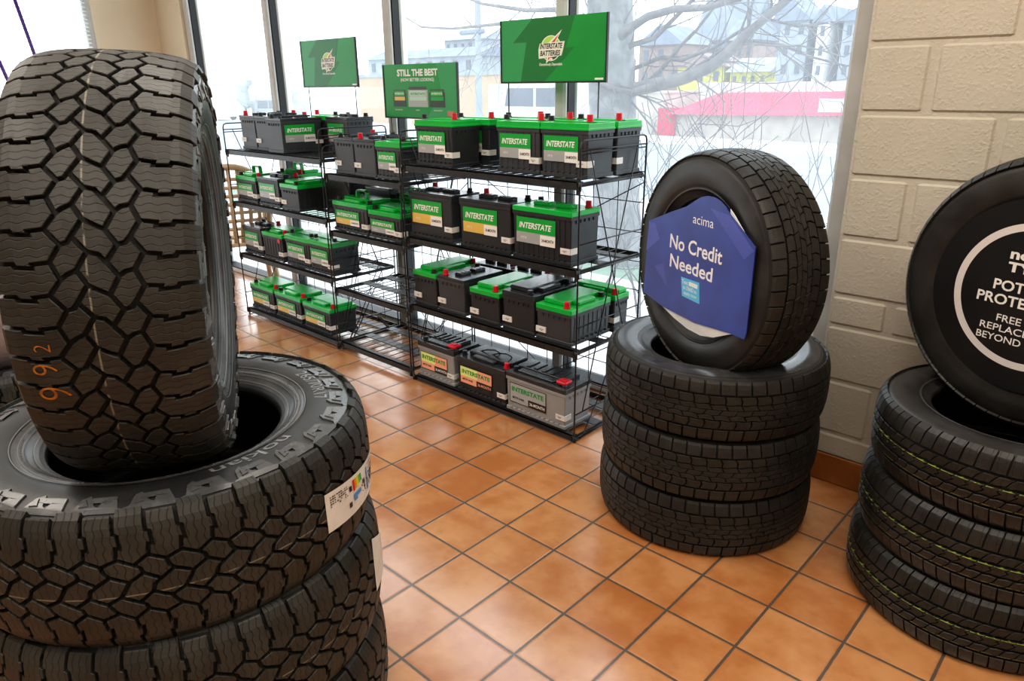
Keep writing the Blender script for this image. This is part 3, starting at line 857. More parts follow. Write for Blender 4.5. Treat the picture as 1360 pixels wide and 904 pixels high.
GC = 'batteries on the right-hand wire rack'; GA = 'batteries on the far left wire rack'; GB = 'batteries on the middle wire rack'
Z1, Z2, Z3, Z4 = 5.16, 3.55, 1.95, .135
# right-hand rack, top shelf
battery('green-lidded battery at the left front of the right rack top shelf, silver label', GC, .44, 1.14, Z1, 1.16, .80, .94, 'green', red=1, grey=False)
battery('green-lidded battery tucked behind the left front one on the right rack top shelf', GC, .62, 2.05, Z1, 1.16, .80, .94, 'green', red=1)
battery('green-lidded battery in the middle front of the right rack top shelf', GC, 2.72, 1.32, Z1, 1.09, .78, .97, 'green', red=1, grey=True)
battery('green-lidded battery behind and left of the middle one, right rack top shelf', GC, 2.0, 2.14, Z1, 1.09, .78, .97, 'green', red=1, lab='gold')
battery('green-lidded battery on the right rack top shelf, third along the front row', GC, 3.86, 1.32, Z1, 1.09, .80, .97, 'green', red=1, grey=True)
battery('green-lidded battery at the right rear corner of the right rack top shelf', GC, 3.88, 2.20, Z1, 1.09, .78, .97, 'green', red=1, grey=True)
battery('green-lidded battery at the rear centre of the right rack top shelf', GC, 3.12+.0, 2.14, Z1, .70, .78, .97, 'green', red=1, grey=True, lab=None)
# second shelf
battery('black-lidded battery with gold label, left on the right rack second shelf', GC, .12, 1.12, Z2, 1.40, .84, 1.02, 'black', lab='gold', red=-1)
battery('black-lidded battery with gold label, middle of the right rack second shelf', GC, 1.78, 1.12, Z2, 1.45, .84, 1.02, 'black', lab='gold', red=-1)
battery('green-lidded battery with two vent caps on the right rack second shelf', GC, 3.31, 1.12, Z2, 1.46, .86, 1.02, 'greenvent', red=1)
# third shelf, end-on
battery('green-lidded battery set end-on at the left of the right rack third shelf', GC, .13, 1.12, Z3, 1.42, .78, .86, 'eurogreen', side='right', sticker='end', red=1, lab=None)
battery('black-lidded battery end-on, second from left on the right rack third shelf', GC, .97, 1.12, Z3, 1.22, .86, .82, 'black', side='right', sticker='end', red=-1, lab=None, grey=True)
battery('green-lidded battery end-on with red cap, middle of the right rack third shelf', GC, 2.02, 1.12, Z3, 1.42, .86, .78, 'eurogreen', side='right', sticker='end', red=-1, lab=None)
battery('all-black battery end-on, fourth along the right rack third shelf', GC, 3.0, 1.12, Z3, 1.35, .86, .90, 'euroblack', side='right', sticker='end', red=0, lab=None)
battery('green-lidded battery end-on at the right of the right rack third shelf', GC, 3.93, 1.12, Z3, 1.28, .88, .80, 'eurogreen', side='right', sticker='end', red=-1, lab=None, grey=True)
battery('black battery with vent caps at the rear left of the right rack third shelf', GC, .70, 2.58, Z3, 1.0, .44, .80, 'black', red=1, lab=None, grey=True)
battery('black battery with vent caps at the rear middle of the right rack third shelf', GC, 1.74, 2.58, Z3, 1.05, .44, .80, 'black', red=1, lab=None, grey=True)
battery('green-lidded battery at the rear right of the right rack third shelf', GC, 3.62, 2.52, Z3, 1.22, .50, .80, 'eurogreen', red=1, lab=None, grey=True)
# bottom shelf
battery('silver battery with pale label, left on the right rack bottom shelf', GC, .16, 1.12, Z4, 1.24, .82, .86, 'agm', lab='lime', red=1)
battery('black battery with salmon label and carry straps on the right rack bottom shelf', GC, 1.55, 1.10, Z4, 1.50, .84, .90, 'black2' if False else 'euroblack', lab='salmon', red=1)
battery('large silver battery with red terminal cover, right on the right rack bottom shelf', GC, 3.10, 1.10, Z4, 1.62, .84, .88, 'agm', lab='plain', red=1)
st = bpy.data.objects['car_battery.019' if 'car_battery.019' in bpy.data.objects else 'car_battery']
mb = MB()
for x in (-.03, .045):
    mb.tube([(x - .055, -.03, .165), (x - .05, -.01, .19), (x - .01, .0, .205), (x + .04, .0, .215), (x + .05, .02, .20), (x + .045, .05, .17)], .003, 6)
mb.build('carry_strap', M_CAPK, st)
# far left rack
Y1, Y2, Y3, Y4 = 5.10, 3.58, 2.0, .24
battery('black battery end-on at the left of the far left rack top shelf', GA, -7.60, 1.30, Y1, 1.28, .82, .93, 'black', side='right', sticker=None, red=-1, lab=None, grey=True)
battery('black battery end-on, second along the far left rack top shelf', GA, -6.72, 1.28, Y1, 1.28, .80, .93, 'black', side='right', sticker=None, red=1, lab=None, grey=True)
battery('black battery end-on with green label on its side, far left rack top shelf', GA, -5.83, 1.12, Y1, 1.24, .78, .90, 'black', side='right', sticker='front', red=1, lab='silver', grey=True)
battery('green-lidded battery behind the front ones on the far left rack top shelf', GA, -5.62, 2.42, Y1, 1.10, .62, .93, 'green', side='front', sticker=None, red=-1, lab=None)
battery('black battery with green label at the right rear of the far left rack top shelf', GA, -4.42, 2.1, Y1, .98, .82, .93, 'black', side='front', sticker='front', red=0, lab='silver', grey=True)
battery('green-handled battery at the left of the far left rack second shelf', GA, -8.0, 1.14, Y2, 1.16, .80, .80, 'eurogreen', red=1, handle=True)
battery('black-lidded battery with green label, middle of the far left rack second shelf', GA, -6.74, 1.14, Y2, 1.14, .80, .80, 'black', red=1)
battery('green-lidded battery end-on at the front right of the far left rack second shelf', GA, -5.50, 1.14, Y2, 1.10, .90, .76, 'eurogreen', side='right', sticker='end', red=0, lab=None)
battery('green-handled battery in the rear row of the far left rack second shelf', GA, -7.3, 2.1, Y2, 1.16, .80, .86, 'eurogreen', red=1, handle=True, lab=None)
battery('black battery with red cap at the right rear of the far left rack second shelf', GA, -4.40, 1.9, Y2, 1.12, .80, .92, 'black', red=-1, lab=None, sticker=None)
battery('black-lidded battery with vent caps at the left of the far left rack third shelf', GA, -8.0, 1.14, Y3, 1.08, .82, .84, 'black', red=1)
rd = battery('green-lidded battery with red dot sticker, second on the far left rack third shelf', GA, -6.84, 1.14, Y3, 1.10, .82, .84, 'eurogreen', red=1, lab=None)
mb = MB(); mb.cyl((.55 * S - .03, -.41 * S - .004, .125), (.55 * S - .03, -.41 * S - .0065, .125), .014, .014, 20); tag(mb.build('dot_sticker', M_RED, rd), 'round red sticker')
battery('green-lidded labelled battery, third along the far left rack third shelf', GA, -5.56, 1.14, Y3, 1.20, .86, .86, 'green', red=0)
battery('green-lidded battery at the right end of the far left rack third shelf', GA, -4.34, 1.14, Y3, 1.10, .86, .88, 'green', red=0, grey=False)
battery('green-lidded gold-labelled battery at the left of the far left rack bottom shelf', GA, -8.0, 1.14, Y4, 1.36, .86, .82, 'eurogreen', red=1, lab='gold')
battery('green-lidded gold-labelled battery in the middle of the far left rack bottom shelf', GA, -6.52, 1.14, Y4, 1.40, .86, .82, 'eurogreen', red=1, lab='gold')
battery('green-lidded gold-labelled battery at the right of the far left rack bottom shelf', GA, -4.98, 1.14, Y4, 1.36, .86, .80, 'eurogreen', red=1, lab='gold')
# middle rack
battery('black battery end-on at the left of the middle rack top shelf', GB, -2.72, 1.16, 4.76, 1.2, .78, .86, 'black', side='right', sticker='end', red=1, lab=None, grey=True)
battery('black battery end-on, second along the middle rack top shelf', GB, -1.86, 1.12, 4.76, 1.2, .82, .86, 'black', side='right', sticker='end', red=-1, lab=None, grey=True)
battery('green-lidded battery with silver label at the right of the middle rack top shelf', GB, -.99, 1.12, 4.76, .88, .80, .84, 'green', red=0, grey=True)
battery('green-handled battery with gold label at the left of the middle rack second shelf', GB, -2.95, 1.12, 3.32, 1.42, .84, .80, 'eurogreen', red=0, handle=True, lab='gold')
battery('green-lidded battery with silver label at the right of the middle rack second shelf', GB, -1.46, 1.12, 3.32, 1.22, .80, .72, 'eurogreen', red=0)
battery('green-handled battery at the right rear of the middle rack second shelf', GB, -1.9, 2.06, 3.32, 1.2, .84, .84, 'eurogreen', red=0, handle=True, lab=None)
battery('black battery in the rear left of the middle rack second shelf', GB, -2.92, 2.15, 3.32, 1.02, .78, 1.0, 'black', red=0, lab=None, sticker=None)

# ------------------------------------------------------------------ racks
def rack(label, x0, x1, ztop, levels, load):
    t = thing('wire_rack', label, 'rack', T((x0 + x1) / 2, 2.05, 0))
    hw = (x1 - x0) / 2; ya, yb = -1.05, 1.05; r = .0036
    q = lambda x, y, z: Vector((x * S, y * S, z * S))
    for sx in (-1, 1):
        X = sx * hw; mb = MB(); ct = .12
        # looped outer frame
        mb.tube([q(X, ya + .16, .02), q(X, ya + .03, .05), q(X, ya, .15), q(X, ya, ztop - ct), q(X, ya + .03, ztop - .03), q(X, ya + ct, ztop), q(X, yb - ct, ztop), q(X, yb - .03, ztop - .03), q(X, yb, ztop - ct), q(X, yb, .15), q(X, yb - .03, .05), q(X, yb - .16, .02)], r, 8)
        mb.tube([q(X, ya, ztop - .17), q(X, yb, ztop - .17)], r * .9, 6)
        mb.tube([q(X, ya + .16, .02), q(X, ya + .30, .08), q(X, ya + .72, .62)], r, 6)
        mb.tube([q(X, yb - .16, .02), q(X, yb - .30, .08), q(X, yb - .72, .62)], r, 6)
        for i, z in enumerate(levels):
            mb.tube([q(X, ya, z - .06), q(X, yb, z - .06)], r * .9, 6)
            mb.tube([q(X, ya, z + .48), q(X, yb, z + .48)], r * .8, 6)
            mb.cyl(q(X, ya, z - .16), q(X, ya, z + .0), r * 1.8, r * 1.8, 8)
        mb.tube([q(X, ya + .28, ztop - .17), q(X, yb - .55, ztop * .36)], r * .7, 6)
        mb.tube([q(X, yb - .30, ztop - .17), q(X, ya + .25, .6)], r * .7, 6)
        mb.tube([q(X, yb - .55, ztop * .36), q(X, ya + .72, .62)], r * .7, 6)
        mb.build('end_frame', M_WIRE, t, smooth=True)
    mb = MB()
    for i in range(1, 8): 
        x = -hw + 2 * hw * i / 8; mb.tube([q(x, yb, .25), q(x, yb, levels[0] - .05)], r * .55, 5)
    for k in range(9):
        z = .3 + (levels[0] - .3) * k / 8; mb.tube([q(-hw, yb, z), q(hw, yb, z)], r * .6, 5)
    for k in (0, 1):
        za, zb = levels[k * 2] - .2, levels[k * 2 + 1] + .1
        mb.tube([q(-hw, yb, za), q(0, yb, zb), q(hw, yb, za)], r * .7, 5)
    mb.build('back_grid', M_WIRE, t, smooth=True)
    for i, z in enumerate(levels):
        mb = MB(); hs = hw - .05
        bx = lambda x0_, x1_, y0_, y1_, z0_, z1_: mb.box(x0_ * S, x1_ * S, y0_ * S, y1_ * S, z0_ * S, z1_ * S)
        bx(-hs, hs, ya + .02, ya + .05, z - .15, z + .0); bx(-hs, hs, ya + .02, ya + .16, z - .02, z)
        bx(-hs, hs, yb - .05, yb - .02, z - .12, z)
        for yy in (-.30, .45): bx(-hs, hs, yy, yy + .26, z - .03, z - .012)
        for sx in (-1, 1): bx(sx * hs - .015, sx * hs + .015, ya, yb, z - .10, z - .02); bx(sx * hs - .03, sx * hs + .03, ya + .0, ya + .03, z - .22, z)
        n = int(hw * 2 / .27)
        for k in range(1, n):
            x = -hs + 2 * hs * k / n
            if i == 0: bx(x - .05, x + .05, ya + .04, yb - .03, z - .025, z - .004)
            else: mb.tube([q(x, ya + .02, z - .015), q(x, yb - .02, z - .015)], r * .62, 5)
        sh = mb.build('shelf', M_SHELF, t)
    return t
RK = [rack('black wire battery rack nearest the camera, on the right of the row', .07, 5.04, 5.86, [5.15, 3.54, 1.94, .12], 0),
      rack('narrow black wire rack in the middle with two bare lower shelves', -3.02, -.02, 5.40, [4.74, 3.30, 1.78, .26], 0),
      rack('far left black wire battery rack next to the tan chair', -8.10, -3.14, 5.80, [5.08, 3.56, 1.98, .22], 0)]

# ------------------------------------------------------------------ green signs above the racks
M_SG = mat_noise('sign_green', (.012, .27, .055), (.016, .33, .065), 2, .35)
M_SG2 = mat('sign_green_dark', (.02, .19, .055), .35); M_SG3 = mat('sign_green_light', (.045, .33, .12), .35)
M_PALE = mat('logo_pale', (.82, .80, .74), .4); M_FLASH = mat('logo_red', (.70, .06, .04), .4); M_LIME = mat('logo_lime', (.45, .70, .12), .4)
def sign(label, xc, zb, w, h, kind, rod_to, pale=0):
    w, h = w * S, h * S
    t = thing('display_sign', label, 'sign', T(xc, 3.05, zb))
    mb = MB(); mb.box(-w / 2, w / 2, -.002, .003, 0, h)
    mb.build('panel', M_SG, t)
    mb = MB(); e = .007
    mb.box(-w / 2 - e, -w / 2, -.005, .006, -e, h); mb.box(w / 2, w / 2 + e, -.005, .006, -e, h); mb.box(-w / 2, w / 2, -.005, .006, -e, 0); 
    mb.build('edge_frame', M_SHELF, t)
    for sx in (-1, 1):
        mb = MB(); mb.cyl((sx * w * .44, .004, (rod_to - zb) * S), (sx * w * .44, .004, 0), .003, .003, 8); mb.build('support_rod', M_WIRE, t, smooth=True)
    F = Matrix(((1, 0, 0, 0), (0, 0, -1, -.0022), (0, 1, 0, h / 2), (0, 0, 0, 1)))
    if kind == 'logo':
        mb = MB()
        pr = lambda pts, z, mi: mb.prism([(x * w, y * h) for x, y in pts], 0, z, mi, F)
        pr([(-.06, -.5), (.22, .02), (.14, .02), (.22, .5), (-.18, .5), (-.38, .13), (-.24, .13), (-.30, -.5)], .0003, 0)
        pr([(-.5, -.5), (-.30, -.5), (-.24, .13), (-.38, .13), (-.18, .5), (-.5, .5)], .0002, 1)
        mb.build('bolt_pattern', [M_SG2, M_SG3], t)
        mb = MB(); H_ = h * .16
        # emblem: pale badge, lime oval, red flash
        mb.prism([(x * 1.12, y) for x, y in ngon(h * .20, 40, 0, h * .02)], 0, .0006, 0, F)
        mb.prism([(x * 1.1, y) for x, y in ngon(h * .185, 40, 0, h * .02)], .0006, .0008, 2, F)
        mb.prism([(x * 1.1, y) for x, y in ngon(h * .185, 40, 0, h * .02) if y < h * .0], .0008, .001, 4, F)
        mb.prism([(x * h, y * h) for x, y in [(-.10, -.22), (-.02, -.16), (.06, -.17), (-.02, -.06), (.24, .30), (-.06, .10)]], .001, .0012, 0, F)
        mb.prism([(x * h, y * h) for x, y in [(-.06, -.17), (-.01, -.13), (.03, -.13), (-.03, -.03), (.18, .235), (-.02, .08)]], .0012, .0014, 1, F)
        mb.prism([(x * h, y * h) for x, y in [(-.26, -.14), (.235, -.10), (.27, .0), (.30, .12), (-.24, .10), (-.27, .0)]], .0014, .0016, 0, F)
        add_text(mb, 'INTERSTATE', .01 * h, .055 * h, .49 * h, .085 * h, F, 3, .0018, .03, .2)
        add_text(mb, 'BATTERIES', -.01 * h, -.055 * h, .44 * h, .085 * h, F, 3, .0018, .03, .2)
        mb.build('emblem', [M_PALE, M_FLASH, M_LIME, M_INK, mat('logo_dark', (.05, .09, .06), .4)], t)
        mb = MB(); add_text(mb, 'Outrageously Dependable', -.0 * h, -.235 * h, .50 * h, .06 * h, F, 0, .0008, .02, .15)
        mb.box(w * .41, w * .485, -h * .485, -h * .455, 0, .0006, 0, tf=F)
        mb.build('lettering', M_WHITE, t)
    else:
        mb = MB(); mb.prism([(.10 * w, -.5 * h), (.5 * w, -.5 * h), (.5 * w, .5 * h), (.24 * w, .5 * h), (.30 * w, 0)], 0, .0003, 0, F)
        mb.build('shade_pattern', M_SG3, t)
        mb = MB(); add_text(mb, 'STILL THE BEST', -.02 * w, .34 * h, .56 * w, .13 * h, F, 0, .0008, .04)
        add_text(mb, '(NOW BETTER LOOKING)', -.02 * w, .20 * h, .46 * w, .08 * h, F, 0, .0008, .02)
        for x, s_ in ((-.30, 'PERFORMANCE'), (-.03, 'AGM'), (.25, 'ENDURANCE')): add_text(mb, s_, x * w, -.36 * h, .11 * w if len(s_) > 3 else .05 * w, .025 * h, F, 0, .0008, .0)
        mb.box(.37 * w, .45 * w, -.46 * h, -.36 * h, 0, .0005, 1, tf=F)
        mb.build('lettering', [M_WHITE, mat('small_badge', (.5, .2, .15), .4)], t)
        mb = MB()
        for cx, bw, y1, body, stripe in ((-.28, .19, .02, 0, 3), (-.02, .27, .08, 2, 4), (.24, .21, .03, 0, 5)):
            x0, x1 = (cx - bw / 2) * w, (cx + bw / 2) * w
            mb.box(x0, x1, -.30 * h, (y1 - .06) * h, 0, .0006, body, tf=F); mb.box(x0 + .01 * w, x1 - .01 * w, (y1 - .06) * h, y1 * h, 0, .0006, 1, tf=F)
            mb.box(x0 + .02 * w, x1 - .03 * w, -.10 * h, -.0 * h, .0006, .0008, 4 if body else 5, tf=F); mb.box(x0 + .02 * w, x1 - .02 * w, -.18 * h, -.11 * h, .0006, .0008, stripe, tf=F)
        mb.build('printed_batteries', [mat('pb_dark', (.05, .07, .06), .4), mat('pb_lid', (.07, .08, .08), .4), mat('pb_silver', (.42, .44, .44), .4), M_LGOLD, mat('pb_pale', (.5, .66, .56), .4), M_LGREEN], t)
        mb = MB(); add_text(mb, 'INTERSTATE', -.02 * w, -.055 * h, .2 * w, .05 * h, F, 0, .0011, .02)
        add_text(mb, 'INTERSTATE', -.28 * w, -.05 * h, .13 * w, .04 * h, F, 1, .0011, .02); add_text(mb, 'INTERSTATE', .24 * w, -.05 * h, .14 * w, .04 * h, F, 1, .0011, .02)
        mb.build('small_lettering', [M_INKG, M_WHITE], t)
    return t
sign('green emblem sign on the largest panel, above the rack nearest the camera', 2.64, 6.85, 2.80, 1.24, 'logo', 5.15)
sign('green sign reading STILL THE BEST above the narrow middle rack', -1.62, 6.03, 2.76, 1.27, 'best', 4.74)
sign('green emblem sign above the far left rack', -5.48, 6.80, 2.62, 1.23, 'logo', 5.08)

# ------------------------------------------------------------------ room
ZC = 14.5; XL, XR, YB, YW, YG = -16.9, 26.0, -26.0, 2.89, 3.4
def rbox(mb, x0, x1, y0, y1, z0, z1, mi=0, ch=0): mb.box(x0 * S, x1 * S, y0 * S, y1 * S, z0 * S, z1 * S, mi, ch)
mb = MB(); rbox(mb, XL - 1, XR + 1, YB - 1, 4.0, -.5, 0); struct('floor', mb, M_FLOOR)
mb = MB(); rbox(mb, XL - 1, XR + 1, YB - 1, 4.0, ZC, ZC + .5); struct('ceiling', mb, M_CEIL)
# block wall to the right of the window
mb = MB(); rbox(mb, 8.95, XR, YW + .03, 4.0, 0, ZC)
zz = [.0, .94, 1.92, 2.90, 3.43, 4.40, 5.37, 6.33, 7.31, 8.29, 9.27, 10.25, 11.23, 12.2, 13.2, ZC]
odd = [0, 1, 0, 1, 0, 1, 0, 1, 0, 1, 0, 1, 0, 1, 0]
g = .012
for i in range(len(zz) - 1):
    x = 8.93; first = 1.94 if odd[i] == 0 else .96
    xe = x + first
    while x < XR:
        rbox(mb, x + (g if x > 8.94 else 0), min(xe, XR) - g, YW, YW + .2, zz[i] + g, zz[i + 1] - g, 0, .017)
        x = xe; xe += 1.965
struct('wall_right', mb, M_CMU)
mb = MB(); 
x = 8.96
while x < XR: rbox(mb, x, x + .985, YW - .055, YW + .03, 0, .545, 0, .02); x += .995
struct('baseboard_right', mb, M_BASE)
# window wall: mullions, rails, head
HZ = 12.6
def mull(name, x, w=.30, wide=0):
    mb = MB(); rbox(mb, x - w / 2, x + w / 2, YG, YG + .14, .0, HZ, 0, .01); m1 = mb
    rbox(mb, x - w / 2 + .03, x + w / 2 - .0, YG + .14, YG + .36, .0, HZ, 1); rbox(mb, x - w / 2, x + w / 2 + .02, YG + .36, YG + .60, .0, HZ, 2, .01)
    return struct(name, mb, [M_ALU, M_GASK, M_ALUL])
xs = [-14.7, -9.28, -3.27, 2.58, 8.70]
for i, x in enumerate(xs): mull('trim_%d' % (i + 1), x, .30 if i < 4 else .34)
mb = MB(); rbox(mb, -16.9, 8.95, YG, YG + .6, 0, .16, 0, .01); rbox(mb, -16.9, 8.95, YG + .02, YG + .5, .16, .20, 1); struct('trim_6', mb, [M_ALUL, M_GASK])
mb = MB(); rbox(mb, -16.9, 8.95, YG, YG + .6, HZ, HZ + .25); struct('trim_7', mb, M_ALU)
mb = MB(); rbox(mb, -16.9, 8.95, YG, 4.0, HZ + .25, ZC); rbox(mb, -17.6, -14.85, YG - .1, 4.0, 0, HZ + .25); struct('wall_window', mb, M_WALL)
for i in range(4):
    mb = MB(); mb.add([T(xs[i] + .12, YG + .42, .16), T(xs[i + 1] - .12, YG + .42, .16), T(xs[i + 1] - .12, YG + .42, HZ), T(xs[i] + .12, YG + .42, HZ)], [(0, 1, 2, 3)]); struct('window_%d' % (i + 1), mb, M_GLASS)
# left wall with its own window
mb = MB(); rbox(mb, XL - .7, XL, 1.03, 3.4, 0, ZC); rbox(mb, XL - .7, XL, YB, -9.0, 0, ZC); rbox(mb, XL - .7, XL, -9.0, 1.03, HZ, ZC); rbox(mb, XL - .7, XL, -9.0, 1.03, 0, .5)
struct('wall_left', mb, M_WALL)
mb = MB()
for y in (.93, -3.2, -8.95): rbox(mb, XL - .3, XL - .02, y - .15, y + .15, .5, HZ, 0, .01)
rbox(mb, XL - .3, XL - .02, -9, 1, .5, .75); rbox(mb, XL - .3, XL - .02, -9, 1, HZ - .3, HZ); struct('trim_8', mb, M_ALU)
mb = MB(); mb.add([T(XL - .24, -8.9, .7), T(XL - .24, .85, .7), T(XL - .24, .85, HZ - .3), T(XL - .24, -8.9, HZ - .3)], [(0, 1, 2, 3)]); struct('window_5', mb, M_GLASS)
bl = thing('window_blind', 'white horizontal slat blind in the left wall window', 'blind', T(XL + .15, -1.6, 0))
mb = MB()
for k in range(int((HZ - 1.2) / .13)):
    z = .9 + k * .13
    tf = Matrix.Translation((0, 0, z * S)) @ Matrix.Rotation(.35, 4, 'Y'); mb.box(-.012, .012, -2.42 * S, 2.42 * S, -.0006, .0006, tf=tf)
mb.build('slats', M_BLIND, bl)
mb = MB(); mb.box(-.018, .018, -2.45 * S, 2.45 * S, (HZ - .35) * S, (HZ - .1) * S); mb.build('head_rail', M_BLIND, bl)
mb = MB()
for y in (-2.1, 0, 2.1): mb.cyl((0, y * S, .9 * S), (0, y * S, (HZ - .3) * S), .001, .001, 5)
mb.build('cord', M_BLIND, bl)
# back and far right walls (outside the view, they close the room)
mb = MB(); rbox(mb, XL, XR, YB - .6, YB, 0, ZC); struct('wall_back', mb, M_WALL)
mb = MB(); rbox(mb, XR, XR + .6, YB, 4, 0, ZC); struct('wall_far_right', mb, M_WALL)
# purple poles leaning by the left window
for i, (a, b, lb) in enumerate((((-15.0, -.45, 0), (-15.0, -2.15, 12.2), 'thin purple pole leaning at the left window, right one of the two'), ((-15.0, -1.0, 0), (-15.0, -3.4, 11.8), 'thin purple pole leaning at the left window, left one at the picture edge'))):
    base = T(*a); mb = MB(); mb.cyl((0, 0, 0), T(*b) - base, .011, .011, 10); o = mb.build('purple_pole', M_PURP, None, smooth=True); o.location = base; tag(o, lb, 'pole')

# ------------------------------------------------------------------ tan plastic chair
ch = thing('patio_chair', 'tan plastic patio chair with a lattice back, left of the racks', 'chair', T(-9.95, 1.75, 0), (0, 0, math.radians(158)))
mb = MB()
# local: chair faces +x ; back at x=-.2
bk = lambda y, z: (-.20 - .10 * (z - .42) / .5, y, z)
arch = [bk(.235 * math.cos(a), .70 + .235 * math.sin(a)) for a in [PI * k / 16 for k in range(17)]]
outl = [bk(.20, .42), bk(.22, .55)] + arch + [bk(-.22, .55), bk(-.20, .42)]
mb.tube(outl, [.021] * len(outl), 8)
for k in range(-3, 4):
    y = k * .055; zt = .70 + math.sqrt(max(.0, .225 ** 2 - y * y)); mb.tube([bk(y * .8, .43), bk(y, .6), bk(y, zt)], .013, 6)
for k in range(8):
    z = .47 + k * .055; w = .21 if z < .7 else math.sqrt(max(.001, .225 ** 2 - (z - .70) ** 2)); mb.tube([bk(-w, z), bk(w, z)], .012, 6)
mb.build('backrest', M_TAN, ch, smooth=True)
mb = MB(); mb.box(-.22, .24, -.23, .23, .405, .43, 0, .008); mb.box(.2, .25, -.22, .22, .38, .42, 0, .006); mb.build('seat', M_TAN, ch)
for sx, sy in ((-1, -1), (-1, 1), (1, -1), (1, 1)):
    x = .20 * sx; mb = MB(); mb.tube([(x, .20 * sy, .41), (x * 1.15, .225 * sy, .22), (x * 1.4, .245 * sy, 0.004)], [.026, .020, .015], 8); mb.build('leg', M_TAN, ch, smooth=True)
for sy in (-1, 1):
    mb = MB(); mb.tube([bk(.225 * sy, .68), (-.12, .255 * sy, .655), (.1, .26 * sy, .645), (.20, .255 * sy, .62), (.22, .24 * sy, .5), (.21, .22 * sy, .41)], [.014, .018, .02, .019, .016, .015], 8); mb.build('armrest', M_TAN, ch, smooth=True)

# ------------------------------------------------------------------ wrapped tyre at the left edge
w1 = place_tyre(me_at, 'lying all-terrain tire under the plastic-wrapped one at the left edge', T(-1.95, -6.75, .62), group='support tires behind the near left stack', name='tire')
w2 = place_tyre(me_at, 'lying all-terrain tire under the plastic-wrapped one at the left edge', T(-1.90, -6.75, 1.87), rot=(0, 0, 1), group='support tires behind the near left stack', name='tire')
w3 = place_tyre(me_at, 'plastic-wrapped tire standing at the left edge behind the near stack', T(-1.95, -6.75, 4.10), axis=(math.cos(1.2), math.sin(1.2), 0))
mb = MB(); n = 72; vs = []; fs = []
prof = [(.50, .60), (.75, .64), (.93, .62), (1.025, .52), (1.04, 0), (1.025, -.52), (.93, -.62), (.75, -.64), (.50, -.60)]
for i in range(n):
    th = 2 * PI * i / n
    for r, z in prof:
        rr = r * AT.R * (1 + rnd.uniform(-.012, .015)) + .004; vs.append((rr * math.cos(th), rr * math.sin(th), z * AT.W * .98 + rnd.uniform(-.006, .006)))
m = len(prof)
for i in range(n):
    j = (i + 1) % n
    for k in range(m - 1): fs.append((i * m + k, j * m + k, j * m + k + 1, i * m + k + 1))
mb.add(vs, fs); mb.build('plastic_wrap', M_FOIL, w3, smooth=True)

# ------------------------------------------------------------------ outside
def ext(name, c, var=.12, scale=1., rough=.9):
    return mat_noise(name, tuple(x * (1 - var) for x in c), tuple(min(1, x * (1 + var)) for x in c), scale, rough)
# ground: a terrace at floor level, then a street and lots falling away
rows = [(4.02, -.35), (13.6, -.40), (17.5, -.55), (40, -1.9), (62, -3.2), (110, -3.6), (150, -5.2), (250, -11), (420, -16), (900, -24)]
def ground(name, y0, y1, m_):
    mb = MB(); rr = [r for r in rows if y0 <= r[0] <= y1]; vs = []
    for y, z in rr:
        for x in (-1400 if y > 100 else -420, -120, -40, 0, 40, 200): vs.append((x * S, y * S, z * S))
    fs = []
    for k in range(len(rr) - 1):
        for c in range(5): a = k * 6 + c; fs.append((a, a + 1, a + 7, a + 6))
    mb.add(vs, fs); return tag(mb.build(name, m_), kind='structure')
ground('pavement', 4.02, 13.6, ext('ext_pavement', (.66, .66, .655)))
ground('lawn_strip', 13.6, 17.5, ext('ext_lawn', (.13, .22, .15), .2, 3))
ground('street_verge', 17.5, 40, ext('ext_verge', (.50, .52, .52)))
ground('street', 40, 110, ext('ext_street', (.24, .28, .33), .06, .3))
ground('far_lots', 110, 900, ext('ext_lots', (.55, .56, .56), .1, .2))
mb = MB(); mb.box(-60 * S, 40 * S, 3.95 * S, 4.1 * S, -.5 * S, -.02 * S); tag(mb.build('building_plinth', ext('ext_plinth', (.5, .5, .49))), kind='structure')

M_BARK = mat_noise('bark', (.15, .16, .17), (.24, .255, .27), 10, .9, .01)
M_TWIG = mat_noise('twig', (.13, .13, .145), (.2, .195, .2), 10, .9)
TR = 0
def grow(mb, p, d, r, L, depth, rn, spread=.6, up=.05):
    global TR
    n = 5; pts = [p]; rad = [r]
    for i in range(n):
        d = (d + Vector((rn.gauss(0, .10), rn.gauss(0, .07), rn.gauss(up, .10)))).normalized()
        p = p + d * (L / n); pts.append(p); rad.append(max(r * (1 - .55 * (i + 1) / n), .0022))
        if depth > 0 and i >= 1 and rn.random() < .62:
            a = rn.uniform(.45, .95) * rn.choice((-1, 1)); e = d.orthogonal(); 
            dd = (Matrix.Rotation(a, 3, 'Y') @ d + Vector((0, rn.gauss(0, .25), 0))).normalized()
            grow(mb, p, dd, rad[-1] * .62, L * rn.uniform(.5, .78), depth - 1, rn, spread, up)
    mb.tube(pts, rad, 4 if depth < 2 else 6)
rn = random.Random(11)
tree = thing('bare_tree', 'large bare winter tree with a thick trunk outside the window', 'tree', T(-4.52, 16.5, -.5))
org = T(-4.52, 16.5, -.5)
mb = MB()
trunk = [(-4.45, -1.0, 1.35), (-4.52, -.4, 1.15), (-4.8, 1.5, 1.0), (-4.93, 2.9, .97), (-5.29, 6.5, .97), (-5.44, 8.3, .95), (-5.56, 10, .9), (-5.7, 13, .8), (-5.7, 17, .6), (-5.4, 24, .35)]
mb.tube([T(x, 16.5, z) - org for x, z, r in trunk], [r * S for x, z, r in trunk], 14)
tk = mb.build('trunk', M_BARK, tree, smooth=True)
